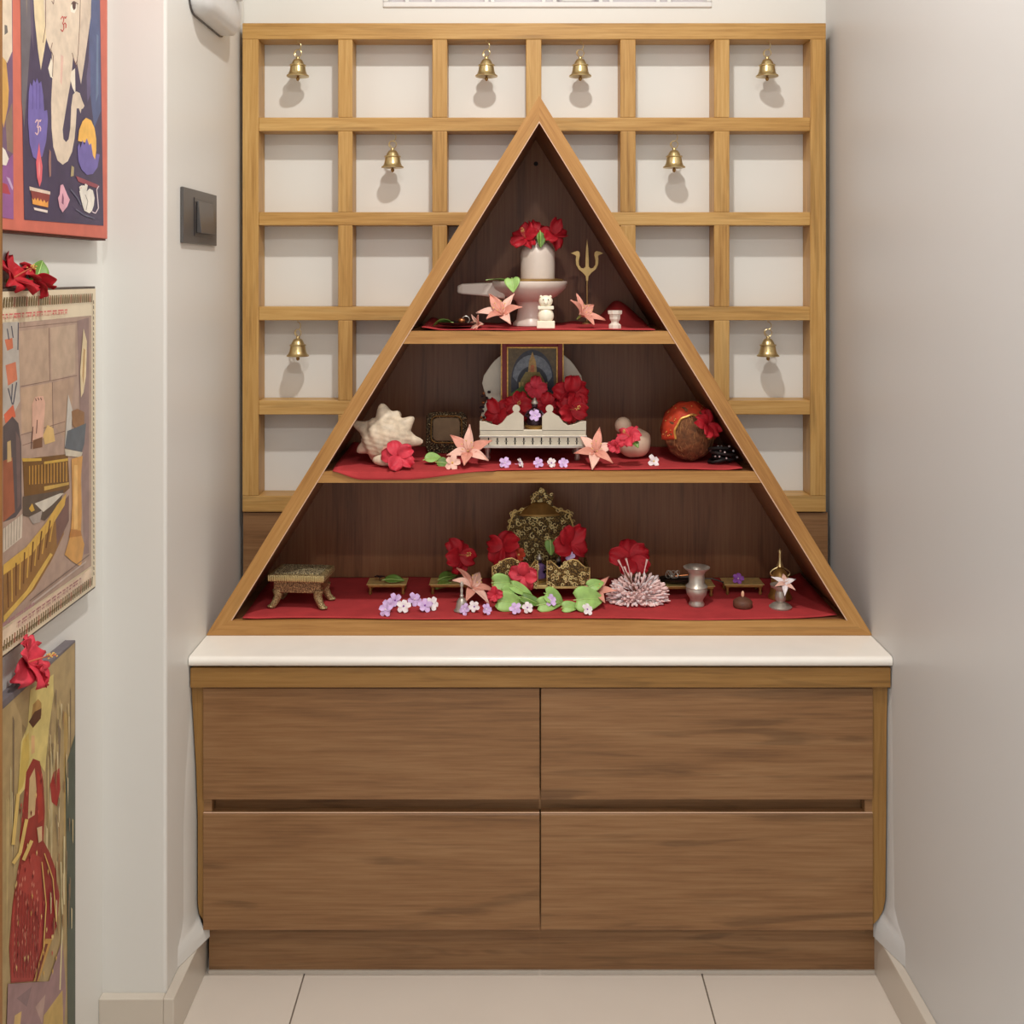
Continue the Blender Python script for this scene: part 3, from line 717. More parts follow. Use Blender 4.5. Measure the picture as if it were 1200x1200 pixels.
R((212, 158, 88), (83, 538), (96, 534), (94, 560), (95, 600), (94, 625), (98, 638), (94, 664), (84, 658), (75, 650), (82, 626), (84, 590)); R((232, 186, 116), (86, 545), (90, 545), (90, 620), (86, 620)); R((188, 128, 66), (82, 620), (94, 622), (95, 628), (80, 630))
R((226, 206, 166), (97, 385), (101, 400), (100, 440), (97, 460), (94, 466), (93, 436), (95, 410)); R((190, 154, 100), (97, 408), (99, 410), (97, 452), (95.5, 440))
R((196, 178, 166), (36, 706), (100, 657), (100, 659), (36, 709)); 
for q in ([(34, 704), (104, 650)],): Ls += stroke((120, 100, 92), q, .8)
R((228, 204, 178), bil(-.1, .92), bil(.93, .92), bil(.93, .965), bil(-.1, .965))
# beaded border and rows of small lettering
for k in range(44):
    u = -.04+k*.0235
    if u < .935:
        a, c = bil(u, .022), bil(u+.014, .05); 
        Ls.append((ol if k % 5 else (150, 84, 56), [bil(u, .05), bil(u+.006, .022), bil(u+.016, .024), bil(u+.011, .052)]))
        Ls.append((ol if k % 5 else (150, 84, 56), [bil(u, .978), bil(u+.006, .95), bil(u+.016, .952), bil(u+.011, .98)]))
for k in range(52):
    v_ = .045+k*.0175
    Ls.append(((92, 80, 62), [bil(.945, v_), bil(.955, v_+.002), bil(.957, v_+.013), bil(.947, v_+.011)]))
ink = (206, 98, 98)
rnd = random.Random(3)
def letters(u0, u1, v0, v1, rgb):
    u = u0
    while u < u1:
        wd = rnd.choice((.02, .03, .045, .06)); e = min(u+wd, u1)
        Ls.append((rgb, [bil(u, v0), bil(e, v0), bil(e, v0+.0035), bil(u, v0+.0035)]))
        q = u+.004
        while q < e:
            Ls.append((rgb, [bil(q, v0), bil(q+.003, v0), bil(q+.003, v1), bil(q, v1)]))
            if rnd.random() < .5: Ls.append((rgb, [bil(q-.006, (v0+v1)/2), bil(q, (v0+v1)/2), bil(q, (v0+v1)/2+.004), bil(q-.006, (v0+v1)/2+.004)]))
            q += rnd.choice((.009, .012, .015))
        u = e+.014
letters(-.05, .62, .068, .083, ink); letters(.1, .78, .925, .942, (160, 104, 110)); letters(-.05, .25, .9, .91, (170, 120, 130))
print_layers('printed_image', p2, X2, Ls)

# lower print
X3 = -.559; yr3 = onx(88.5, 900, X3).y; zt3 = onx(88.5, 750, X3).z
p3 = thing('standing_figure_print', 'unframed tall print of a standing figure in red on the side wall above the skirting', 'picture', (X3-.006, yr3-.2, .08))
MB().box(XP+.0005, X3, -.56, yr3, .08, zt3).build('board', flat('grey_board_edge', (112, 104, 108), .5), p3, world=True, bevel=.0006)
g = random.Random(11)
Ls = [((176, 152, 108), [(2, 832), (87.5, 753), (87.5, 1290), (2, 1290)])]
for k in range(46):
    x = g.uniform(6, 86); y0 = g.uniform(800, 980)+max(0, (50-x)*.6); h_ = g.uniform(40, 200); w_ = g.uniform(1.2, 5)
    if y0 < 838-(x-2)*.94+4: y0 = 850-(x-2)*.94
    c = g.choice(((198, 176, 124), (150, 128, 92), (206, 190, 146), (128, 108, 84), (186, 156, 96)))
    R2 = [(x, y0), (x+w_, y0+6), (x+w_*.8, y0+h_*.6), (x+w_*.2, y0+h_)]
    if x+w_ < 86: Ls.append((c, R2))
def R(rgb, *pts): Ls.append((rgb, list(pts)))
R((84, 92, 78), (76, 900), (87.5, 860), (87.5, 1290), (79, 1290), (78, 1050))
R((216, 196, 124), (35, 808), (48, 800), (62, 790), (62, 815), (56, 860), (52, 905), (44, 892), (38, 890), (28, 925), (20, 935), (24, 870), (32, 850))
R((206, 178, 92), (26, 868), (33, 858), (34, 890), (26, 922), (20, 930))
R((180, 140, 80), (38, 826), (44, 819), (48, 824), (48, 838), (42, 846), (35, 850)); R((92, 52, 30), (33, 846), (40, 834), (48, 830), (47, 842), (38, 853)); R((220, 176, 124), (36, 862), (40, 862), (40, 882), (36, 884))
R((150, 52, 44), (30, 905), (38, 889), (46, 892), (50, 915), (52, 950), (50, 985), (58, 1000), (65, 1020), (69, 1050), (66, 1085), (60, 1102), (48, 1118), (38, 1150), (12, 1152), (10, 1110), (14, 1060), (20, 1020), (24, 1000), (22, 985), (26, 950))
R((206, 176, 128), (34, 912), (40, 900), (42, 925), (40, 955), (32, 960)); R((176, 58, 46), (43, 902), (48, 915), (50, 960), (44, 965)); R((168, 48, 40), (58, 920), (62, 905), (69, 900), (70, 925), (66, 945), (60, 940))
R((172, 66, 58), (24, 1015), (38, 1000), (48, 1005), (48, 1100), (38, 1148), (13, 1150), (14, 1070)); R((146, 34, 38), (48, 1060), (58, 1036), (66, 1046), (65, 1086), (58, 1098), (48, 1090))
for k in range(70):
    x = g.uniform(14, 44); y = g.uniform(1020, 1140)
    R((208, 128, 108), (x, y), (x+1.2, y-3), (x+1.8, y+1), (x+.6, y+4))
for q in ([(30, 960), (22, 1000), (14, 1012)], [(36, 985), (26, 1008)], [(20, 930), (14, 990)]): Ls += stroke((220, 188, 112), q, 4)
R((216, 184, 140), (42, 970), (48, 968), (48, 985), (44, 988)); R((196, 150, 80), (52, 1100), (60, 1100), (44, 1150), (38, 1150)); R((120, 52, 36), (52, 1106), (55, 1106), (42, 1150), (40, 1150))
R((156, 124, 124), (8, 1153), (56, 1150), (72, 1100), (76, 1160), (70, 1290), (4, 1290)); R((206, 172, 112), (16, 1190), (24, 1185), (20, 1220), (12, 1225)); R((196, 164, 96), (50, 1190), (72, 1160), (74, 1260), (44, 1280)); R((136, 110, 112), (18, 1170), (36, 1156), (30, 1180)); R((180, 150, 140), (40, 1180), (52, 1165), (48, 1200))
for q in ([(70, 1010), (72, 1080), (69, 1160)], [(74, 980), (74, 1060)]): Ls += stroke((220, 206, 160), q, 1.6)
for k in range(60):
    x = g.uniform(14, 64); y = g.uniform(905, 1145)
    if 20 < x < 50 or y > 1010: R(g.choice(((216, 176, 96), (120, 30, 30), (196, 84, 70), (226, 196, 130))), (x, y), (x+.9, y-2.5), (x+1.5, y+.5), (x+.6, y+5))
for k in range(40):
    x = g.uniform(54, 84); y = g.uniform(800, 1080)
    R(g.choice(((206, 186, 138), (136, 116, 90), (222, 206, 164), (160, 120, 76))), (x, y), (x+1.3, y+2), (x+1.0, y+g.uniform(12, 40)), (x+.2, y+g.uniform(8, 30)))
for k in range(9): Ls += stroke((128, 30, 32), [(18+k*3.2, 1040+k*2), (15+k*3.4, 1146)], .7)
for q in ([(50, 1000), (60, 1030), (64, 1080)], [(47, 1010), (52, 1060), (49, 1110)]): Ls += stroke((222, 184, 104), q, 1.2)
print_layers('printed_image', p3, X3, Ls)

# ------------------------------------------------------------------ flowers, leaves
def petal(m, L, Wd, az, el, curl, ruf, seed, tip=1.0, mi=0, base=0.12, M=None, z0=0.0, nu=7, nv=6):
    rr = random.Random(seed); ph = rr.uniform(0, 6); 
    def fn(u, v):
        v = v*2-1
        if tip >= 1: wdt = Wd*(base+(1-base)*math.sin(min(1, u*1.02)**.8*PI*.80)**.9)
        else: wdt = Wd*(base+(1-base)*math.sin(min(1, .06+u*.94)**.75*PI)**1.1)
        ang = el-curl*u
        # integrate the bend coarsely
        r = 0; z = 0; k = 6
        for i in range(k):
            a = el-curl*(u*(i+.5)/k); r += math.cos(a)*L*u/k; z += math.sin(a)*L*u/k
        x = wdt*v; zz = z+z0+ruf*L*math.sin(v*5+ph+u*3)*u*u+.25*wdt*v*v
        rr_ = r-(abs(v)**3)*L*.06*u
        return (rr_*math.cos(az)-x*math.sin(az), rr_*math.sin(az)+x*math.cos(az), zz)
    m.grid(fn, nu, nv, mi, M)
def hibiscus(loc, size, rot, label, mat=None, seed=0, el=.7, group=None, curl=.9, stam=True):
    mat = mat or M_hib
    r = thing('hibiscus_flower', label, 'flower', loc, rot, group)
    rr = random.Random(seed)
    for k in range(5):
        m = MB(); petal(m, size*rr.uniform(.9, 1.08), size*rr.uniform(.40, .52), 2*PI*k/5+rr.uniform(-.15, .15), el+rr.uniform(-.35, .45), curl+rr.uniform(-.5, .6), rr.uniform(.10, .2), seed*7+k, nu=9, nv=9)
        m.build('petal', mat, r, smooth=True, solid=.0006)
    if stam:
        m = MB(); pts = [(0, 0, 0), (.02*size, 0, size*.35), (.06*size, .03*size, size*.7), (.14*size, .05*size, size*1.0)]
        m.tube(pts, [size*.035, size*.03, size*.025, size*.02], 7)
        for k in range(22):
            q = rr.uniform(.62, 1.0); a = rr.uniform(0, 6.28); c = Vector(pts[2]).lerp(Vector(pts[3]), (q-.62)/.38)+Vector((math.cos(a), math.sin(a), .1))*size*.085
            m.ell(c, (size*.028,)*3, 6, 4, 1)
        m.build('stamen', [M_stam, M_pol], r, smooth=True)
    m = MB(); m.lathe([(size*.05, -size*.22), (size*.11, -size*.12), (size*.1, .0)], 10); m.build('calyx', M_leafd, r, smooth=True)
    return r
def lily(loc, size, rot, label, seed=0, mats=None, el=.75, group=None):
    r = thing('lily_flower', label, 'flower', loc, rot, group); rr = random.Random(seed)
    mats = mats or (M_lily, M_lilyl)
    for k in range(6):
        m = MB(); petal(m, size*rr.uniform(.9, 1.1), size*.19*(1 if k % 2 else 1.15), 2*PI*k/6+rr.uniform(-.1, .1), el+rr.uniform(-.1, .25), .7+rr.uniform(-.2, .3), .03, seed*5+k, tip=.5)
        m.build('petal', mats[k % 2], r, smooth=True, solid=.0006)
    m = MB()
    for k in range(6):
        a = k*PI/3+.3; e = (math.cos(a)*size*.22, math.sin(a)*size*.22, size*.5)
        m.tube([(0, 0, 0), (e[0]*.5, e[1]*.5, size*.3), e], size*.012, 5); m.ell(e, (size*.03, size*.03, size*.018), 6, 4, 1)
    m.build('stamen', [M_lilyl, M_pol], r, smooth=True)
    m = MB(); m.tube([(0, 0, .02*size), (0, 0, -size*.3)], [size*.07, size*.03], 8); m.build('tube', M_leaf, r, smooth=True)
    return r
def blossom(loc, size, rot, label, group, seed=0, mats=None, n=5, name='purple_blossom'):
    rr = random.Random(seed); m = MB()
    for k in range(n): petal(m, size*rr.uniform(.9, 1.1), size*.40, 2*PI*k/n+rr.uniform(-.1, .1), .35+rr.uniform(-.2, .2), .5, .06, seed*3+k, mi=0, nu=4, nv=4, base=.3)
    m.tube([(0, 0, 0), (size*.05, 0, -size*.6), (size*.3, 0, -size*1.0)], size*.06, 6, 2)
    m.ell((0, 0, size*.08), (size*.14,)*3, 8, 6, 1)
    o = m.build(name, list(mats or (M_pur, M_wpet, M_purd)), smooth=True)
    o.location = loc; o.rotation_euler = rot
    return tag(o, label, 'flower', group)
def leaf(loc, L, Wd, rot, label, mat=None, fold=.25, curl=.5, group=None, heart=False, name='green_leaf'):
    r = thing(name, label, 'leaf', loc, rot, group)
    def fn(u, v):
        v = v*2-1
        wdt = Wd*(math.sin(PI*min(1, .03+u*.97)**(.55 if heart else .8))**(.8))
        back = (-.12*L*abs(v)*(1-u)**3) if heart else 0
        return (u*L+back, wdt*v, fold*wdt*abs(v)-curl*L*u*u*.5+.02*L*math.sin(7*u+3*v))
    MB().grid(fn, 12, 8).build('blade', mat or M_leaf, r, smooth=True, solid=.0005)
    m = MB(); m.tube([(u*L, 0, .0004-curl*L*u*u*.5+.02*L*math.sin(7*u)) for u in (-.12, 0, .2, .4, .6, .8, .97)], [.0009, .0009, .0008, .0007, .0006, .0004, .0003], 5); m.build('midrib', M_vein, r, smooth=True)
    return r
def face(yaw=0, pitch=0, roll=0):
    """euler that turns local +Z to the viewer's side (-Y); pitch tips it up"""
    q = Matrix.Rotation(yaw, 3, 'Z') @ Matrix.Rotation(PI/2-pitch, 3, 'X') @ Matrix.Rotation(roll, 3, 'Z')
    return q.to_euler()

# ------------------------------------------------------------------ red cloths
def cloth(name, label, pl, pr, sh, front, back=YTB-.012, nu=90, nv=30, seed=1, drop=None, heap=None, amp=.0018):
    z = ZS[sh]; rr = random.Random(seed); ph = [rr.uniform(0, 6) for _ in range(6)]
    m = MB()
    def fn(u, v):
        px = pl+(pr-pl)*u; x = xa(px, YT); yf = front(px); y = yf+(back-yf)*v
        zz = z+.0022+amp*(math.sin(u*23+ph[0]+v*3)*.5+math.sin(u*41+ph[1]-v*9)*.3+math.sin(v*14+ph[2]+u*5)*.4)*(.4+.6*v)
        zz = max(zz, z+.0012)
        if heap: zz += heap(u, v)
        if drop:
            d_ = drop(px)
            if d_ > 0 and v < .12: 
                q = 1-v/.12; zz = z+.0022-d_*q**1.0; y = YT-.0022+.002*(1-q)+ (0 if q > .02 else .004)
        return (x, y, zz)
    m.grid(fn, nu, nv)
    o = m.build(name, M_red, smooth=True, solid=.0012)
    return tag(o, label, 'cloth')
def ss(a, b_, x): t_ = min(1, max(0, (x-a)/(b_-a))); return t_*t_*(3-2*t_)
def sideheap(hl, hr, w_=.05):
    def f(u, v): return hl*(1-ss(0, w_, u))**1.5*(.3+.7*v)+hr*(1-ss(0, w_, 1-u))**1.5*(.3+.7*v)
    return f
cloth('red_cloth', 'red cloth spread on the wide bottom shelf of the triangle', 284, 984, 'bot', lambda p: YT+.003+.004*math.sin(p*.021)+(.010*ss(930, 985, p)), heap=sideheap(.006, .008, .03), seed=2)
cloth('red_cloth', 'red cloth on the middle shelf, hanging over its front edge near the spiky shell', 390, 872, 'mid', lambda p: YT+.004+.008*ss(540, 640, p)+.002*math.sin(p*.05), heap=sideheap(.010, .006, .05), drop=lambda p: .0145*(1-ss(470, 580, p))*ss(385, 425, p), seed=3)
def th(u, v): return .024*math.exp(-((u-.90)/.08)**2)*ss(.3, .8, v)*1.6+.008*(1-ss(0, .07, u))*(.4+v)+.003*math.sin(u*30)**2*(v > .5)*(v-.5)
cloth('red_cloth', 'red cloth rumpled on the small top shelf of the triangle', 494, 768, 'top', lambda p: YT+.003+.003*math.sin(p*.04), heap=th, seed=4, nu=60)

# ================================================================== top shelf
Zt = ZS['top']+.0035
def S(Y): return (D+Y)/FPX
# marble lingam on its spouted base
Y0 = .225; s_ = S(Y0); cx = 629.5
base = Vector((xa(622, Y0), Y0, Zt)); 
ln = thing('marble_lingam', 'white marble lingam on a spouted pedestal base on the top shelf', 'idol', base)
zz = lambda py: za(py, Y0)-Zt
m = MB(); m.lathe([(21*s_, 0), (21*s_, 3*s_), (17*s_, 7*s_), (15*s_, (zz(362))), (17*s_, zz(354)), (20*s_, zz(350))], 36); m.build('pedestal', M_marble, ln, smooth=True)
# plate with spout to the side: outline swept by taper
def plate_ring(f_, z, grow):
    out = []
    cxp = 0; R_ = 43*s_*f_
    for k in range(48):
        a = 2*PI*k/48; x, y = R_*math.cos(a), R_*math.sin(a)
        c = math.cos(a-PI)
        if c > .86:                       # spout
            t_ = (c-.86)/.14; x = -R_*.86-(8*s_*grow)*ss(0, .5, t_)
        out.append((x, y, z))
    return out
m = MB(); rings = [plate_ring(.42, zz(353), .0), plate_ring(.72, zz(347), .35), plate_ring(.95, zz(338), .85), plate_ring(1.0, zz(331), 1.0), plate_ring(.985, zz(329.5), .99), plate_ring(.80, zz(331), .93)]
v = [p for r_ in rings for p in r_]; n = 48
f = [tuple(range(n-1, -1, -1)), tuple((len(rings)-1)*n+k for k in range(n))]
for i in range(len(rings)-1):
    for k in range(n): f.append((i*n+k, i*n+(k+1) % n, (i+1)*n+(k+1) % n, (i+1)*n+k))
m.add(v, f); m.build('spouted_basin', M_marble, ln, smooth=True)
m = MB(); v = []
for xx, hw, zt_, zb_ in ((-30, 15, 331, 350), (-56, 11, 331.5, 346.5), (-80, 8.5, 332.5, 344.5), (-86, 7, 335, 343)):
    v += [(xx*s_, -hw*s_, zz(zb_)), (xx*s_, hw*s_, zz(zb_)), (xx*s_, hw*s_, zz(zt_)), (xx*s_, -hw*s_, zz(zt_))]
f = [(0, 1, 2, 3), (15, 14, 13, 12)]
for i in range(3):
    for k in range(4): f.append((i*4+k, (i+1)*4+k, (i+1)*4+(k+1) % 4, i*4+(k+1) % 4))
m.add(v, f); m.build('spout', M_marble, ln, bevel=.0025)
m = MB(); m.lathe([(36*s_, zz(330.5)), (38.5*s_, zz(329)), (38.5*s_, zz(327.5)), (30*s_, zz(326.5))], 40); m.build('brass_ring', M_brass_d, ln, smooth=True)
prof = [(20*s_, zz(327)), (20.3*s_, zz(310)), (20*s_, zz(300))]
for k in range(1, 9): a = PI/2*k/8; prof.append((20*s_*math.cos(a)+.0001, zz(300)+20*s_*math.sin(a)))
m = MB(); m.lathe(prof, 36, M=Matrix.Translation((8*s_, 0, 0))); m.build('stone', M_marble, ln, smooth=True)
ztop = za(280, Y0)
hibiscus((xa(616, .212), .212, za(279, .212)), .027, face(-.4, .5, .3), 'red hibiscus draped over the left of the marble lingam top', seed=21, el=.5)
hibiscus((xa(648, .214), .214, za(275, .214)), .027, face(.4, .6, 1.3), 'red hibiscus hanging right of the marble lingam top', seed=22, el=.45, stam=False)
hibiscus((xa(630, .222), .222, za(271, .222)), .025, face(.05, .9, .8), 'red hibiscus crowning the marble lingam', seed=23, el=.5, stam=False)
leaf((xa(633, .196), .196, za(272, .196)), .026, .008, Euler((0, 1.25, -1.2)), 'dark green leaf among the hibiscus on the marble lingam', M_leafd)
l_ = leaf((xa(600, .168), .168, za(327, .168)), .024, .013, Euler((.2, .9, -1.45)), 'green leaf hanging over the rim of the marble basin', M_leaf, heart=True)
leaf((xa(572, .19), .19, za(328.2, .19)), .034, .009, Euler((0, -.02, .1)), 'thin green leaf lying flat on the marble basin', M_leafd, curl=.05)
# trident
Y1 = .262; c = lambda px, py: (xa(px, Y1)-xa(688, Y1), za(py, Y1)-Zt)
tr = thing('brass_trident', 'slender brass trident standing right of the marble lingam', 'trident', (xa(688, Y1), Y1, Zt))
s1 = S(Y1)
m = MB()
half = [(0, 280), (1.5, 292), (2.2, 306), (2.2, 313), (4, 315), (7, 314.5), (9.3, 311), (9.6, 306), (8.2, 300), (8.6, 296), (11, 294.5), (15, 295.5), (19.5, 297.3), (15, 299.3), (13, 300.5), (13.6, 305), (13, 311), (10, 316.5), (5, 320.5), (1.8, 324.5), (1.3, 330)]
half = [(a, b_-.6) for a, b_ in half]
poly = [c(688+a, b_) for a, b_ in half]+[c(688-a, b_) for a, b_ in half[::-1][:-1]]
m.prism(poly, -.0018, .0018); m.build('prongs', M_bronze_p, tr, bevel=.0005)
m = MB(); m.tube([(0, 0, c(0, 329)[1]), (0, 0, .003)], .0017, 8); m.build('shaft', M_bronze_p, tr, smooth=True)
m = MB(); m.lathe([(.009, 0), (.009, .0025), (.0035, .005), (.002, .008)], 20); m.build('foot', M_bronze_p, tr, smooth=True)
# white owl-like statuette
Y2 = .118; s2 = S(Y2); z2 = lambda py: za(py, Y2)-Zt
ow = thing('white_stone_statuette', 'small pale stone statuette with rounded belly standing before the marble lingam', 'figurine', (xa(639.5, Y2), Y2, Zt))
MB().box(-10.5*s2, 10.5*s2, -.008, .010, 0, z2(376)).build('plinth', M_mwhite, ow, bevel=.001)
m = MB(); m.ell((0, 0, z2(370)), (9.6*s2, .010, 9.8*s2), 20, 14); m.build('belly', M_mwhite, ow, smooth=True)
MB().box(-9.3*s2, 9.3*s2, -.0075, .009, z2(362.5), z2(358.5)).build('collar', M_mwhite, ow, bevel=.001)
m = MB(); m.ell((0, 0, z2(353)), (8.3*s2, .009, 7*s2), 18, 12)
for sg in (-1, 1): m.ell((sg*5.5*s2, 0, z2(347.8)), (1.8*s2, .004, 2.0*s2), 10, 8)
m.ell((0, -.008, z2(354.5)), (2.4*s2, .003, 2.4*s2), 10, 8); hd = m.build('head', M_mwhite, ow, smooth=True)
for sg in (-1, 1): MB().ell((sg*3*s2, -.0088, z2(351)), (.7*s2, .001, .6*s2), 8, 6).build('eye', M_black, hd, smooth=True)
# small white footed cup
cp = thing('white_stone_cup', 'tiny white stone footed cup at the right end of the top shelf', 'cup', (xa(720.5, Y2), Y2, Zt), (0, 0, .39))
m = MB(); m.lathe([(7.6*s2, 0), (7.6*s2, 4*s2), (4.5*s2, 6.5*s2), (4.5*s2, 8*s2), (6.4*s2, 11*s2), (6.8*s2, 16*s2), (8.6*s2, 17*s2), (8.9*s2, 21*s2), (6.5*s2, 21*s2), (5.5*s2, 14*s2)], 8); m.build('cup_body', M_marble, cp)
MB().lathe([(5.4*s2, 13.9*s2), (5.4*s2, 14.4*s2)], 8).build('cup_fill', M_lilyl, cp)
# lilies
lily((xa(589, .145), .145, Zt+.021), .045, face(-.35, .75, .2), 'peach lily beside the metal dish on the top shelf', seed=31)
lily((xa(681, .146), .146, Zt+.020), .038, face(.7, .6, .5), 'peach lily at the foot of the trident', seed=32, mats=(M_lily, M_lily))
# metal dish with leaf
Y3 = .150; dsh = thing('metal_dish', 'small round dark metal dish on the left of the top shelf', 'dish', (xa(539, Y3), Y3, Zt+.003))
s3 = S(Y3); MB().lathe([(12*s3, 0), (20*s3, .001), (26*s3, .0045), (27*s3, .0062), (25.5*s3, .0060), (19*s3, .0026), (1*s3, .002)], 36).build('dish_body', M_iron, dsh, smooth=True)
leaf((xa(529, .145), .145, Zt+.0085), .030, .011, Euler((.35, -.1, 2.9)), 'green leaf lying over the edge of the small metal dish', M_leafd, curl=.6)
rn = thing('metal_ring_ornament', 'tiny metal loop and bead lying in the metal dish', 'ornament', (xa(543, Y3), Y3, Zt+.0065))
m = MB(); m.ell((-.003, 0, .0045), (.0065, .005, .0045), 12, 8); m.build('bead', M_copper, rn, smooth=True)
m = MB(); m.tube([(.004+.006*math.cos(a), 0, .006+.006*math.sin(a)) for a in [k*2*PI/16 for k in range(17)]], .0008, 6); m.build('loop', M_silver, rn, smooth=True)
lily((xa(562, .128), .128, Zt+.006), .020, face(-.9, .2, 1.0), 'peach petals of a fallen lily by the metal dish', seed=33)

# ================================================================== middle shelf
Zm = ZS['mid']+.0035
# spiky conch
p = spot(449, 545, 'mid'); sc = S(p.y)
co = thing('spiky_conch_shell', 'large cream spiky conch shell on the middle shelf', 'shell', (p.x+.003, p.y+.018, Zm))
def unit(px, py, y=0): return Vector(((px-449), y, -(py-516))).normalized()
spk = [(unit(413, 497), .42, .20), (unit(446, 480), .48, .22), (unit(476, 494), .34, .2), (unit(486, 521), .40, .2), (unit(461, 487, -.2), .25, .16), (unit(410, 536), .30, .2), (Vector((.1, -.9, .45)).normalized(), .12, .3), (Vector((-.4, -.8, .3)).normalized(), .12, .25), (unit(436, 546), .10, .25), (Vector((.3, .6, .7)).normalized(), .4, .2)]
def cf(d):
    q = 1.0
    for u_, a_, w_ in spk:
        an = d.angle(u_); q += a_*math.exp(-(an/w_)**2)*1.15
    q += .03*math.sin(d.x*14+d.z*5)+.018*math.sin(d.z*30+d.x*9)
    return q
m = MB(); m.ell((0, 0, 30*sc), (30*sc, .030, 27*sc), 72, 44, fn=cf); m.build('shell_body', M_shell, co, smooth=True)
m = MB(); m.ell((10*sc, -.024, 17*sc), (15*sc, .010, 9*sc), 20, 12, M=None); m.build('shell_mouth', M_shellp, co, smooth=True)
m = MB(); m.ell((2*sc, -.028, 7*sc), (16*sc, .008, 7*sc), 18, 10); m.build('shell_lip', M_shell, co, smooth=True)
hibiscus((xa(466, .120), .120, Zm+.019), .028, face(.3, .25, .6), 'red hibiscus resting against the spiky conch shell', M_hibp, seed=41, el=.35, stam=False)
# embossed plaque
Y4 = .262; s4 = S(Y4); pq = thing('embossed_metal_plaque', 'dark embossed metal plaque with rounded corners standing behind a lily', 'plaque', (xa(523, Y4), Y4, Zm), (-.10, 0, 0))
hp_ = za(483, Y4)-Zm
MB().prism(rrect(-24*s4, 24*s4, 0, hp_, 8*s4), 0, .007).build('plaque_border', M_pewter, pq, bevel=.001)
MB().prism(rrect(-16*s4, 16*s4, hp_*.30, hp_*.86, 6*s4), -.0016, .0005).build('center_plate', M_pewterp, pq, bevel=.0006)
m = MB(); pts = [(a, -.001, b_) for a, b_ in rrect(-18*s4, 18*s4, hp_*.26, hp_*.9, 7*s4)]; m.tube(pts+[pts[0]], .0011, 6); m.build('inner_rim', M_brass_d, pq, smooth=True)
leaf((xa(498, .150), .150, Zm+.008), .028, .010, Euler((.8, -.25, .3)), 'green leaf lying before the embossed plaque', M_leaf)
leaf((xa(512, .142), .142, Zm+.005), .022, .009, Euler((1.0, .0, -.2)), 'small green leaf beside the lily on the middle shelf', M_leafd)
lily((xa(549, .142), .142, Zm+.022), .043, face(-.1, .62, .45), 'peach lily standing left of the silver throne', seed=42, el=.6)
lily((xa(697, .142), .142, Zm+.022), .041, face(.1, .62, .2), 'peach lily standing right of the silver throne', seed=43, el=.6, mats=(M_lilyl, M_lily))
m_ = blossom((xa(530, .118), .118, Zm+.008), .013, face(.2, .4), 'pale pink crumpled bud under the peach lily before the plaque', None, 5, (M_lilyl, M_pol, M_lily), 5, 'pale_bud')
# silver throne
Y5 = .150; s5 = S(Y5); X5 = xa(624.5, Y5); D5 = .125
th_ = thing('silver_throne', 'silver throne seat with scalloped front rail on the middle shelf', 'throne', (X5, Y5, Zm))
def c5(px, py): return (xa(px, Y5)-X5, za(py, Y5)-Zm)
front = [(562, 505), (562, 494), (568, 494), (576, 497), (584, 498.5), (590, 494), (595, 487), (602, 484), (602.5, 481)]
for k in range(13): a = -PI*.72-PI*1.56*k/12+PI; 
def knob(cxp): return [(cxp+4.6*math.sin(a), 479-4.6*math.cos(a)) for a in [-2.5+5.0*k/12 for k in range(13)]]
left = [(562, 505), (562, 493.5), (569, 494), (576, 497), (583, 498.5), (588.5, 495), (594, 488), (599, 485.3)]+knob(605)+[(611, 485.3), (613.8, 488), (613.8, 505)]
right = [(1249-a, b_) for a, b_ in left]
MB().prism([c5(*q) for q in left], 0, .003).build('front_rail', M_silver_m, th_, bevel=.0004)
MB().prism([c5(*q) for q in right], 0, .003).build('front_rail', M_silver_m, th_, bevel=.0004)
a0, a1 = c5(562, 0)[0], c5(687, 0)[0]
zz5 = lambda py: za(py, Y5)-Zm
MB().box(a0, a1, .0, D5, zz5(510.5), zz5(503.5)).build('seat', M_silver_m, th_, bevel=.001)
m = MB(); m.box(a0+.001, a1-.001, .002, D5-.002, zz5(522), zz5(512)); apron = m.build('apron', M_silver_m, th_)
MB().box(a0-.001, a1+.001, -.002, D5, zz5(512.5), zz5(510.3)).build('upper_moulding', M_silver, th_, bevel=.0006)
MB().box(a0-.001, a1+.001, -.002, D5, zz5(525), zz5(521.5)).build('lower_moulding', M_silver, th_, bevel=.0006)
for k in range(11):
    x = c5(572.5+k*10.35, 0)[0]
    m = MB(); m.ell((x, .0018, zz5(515)), (.0012, .0008, .0030), 8, 6); m.ell((x, .0018, zz5(519.5)), (.0012, .0008, .0024), 8, 6); m.box(x-.0026, x+.0026, .0012, .002, zz5(517.6), zz5(517.0))
    m.build('slot', M_black, apron, smooth=True)
for sx in (a0+.012, a1-.012):
    for sy in (.045, D5-.012):
        MB().lathe([(.004, 0), (.005, .004), (.0035, .010), (.006, zz5(524.5))], 12, M=Matrix.Translation((sx, sy, 0))).build('leg', M_silver, th_, smooth=True)
Yb = Y5+D5-.006
def cb(px, py): return (xa(px, Yb)-X5, za(py, Yb)-Zm)
arch = [(562, 506), (563, 490), (566, 478), (571, 468), (568, 460), (565, 449), (567, 440), (571, 434), (575, 428), (580, 422), (586, 417), (595, 412), (610, 408), (624, 406.5)]
arch = arch+[(1248-a, b_) for a, b_ in arch[::-1][1:]]
bk = MB().prism([cb(*q) for q in arch], D5-.008, D5-.004).build('backrest', flat('pale_backrest', (224, 216, 196), .45, .2, var=.05), th_, bevel=.0006)
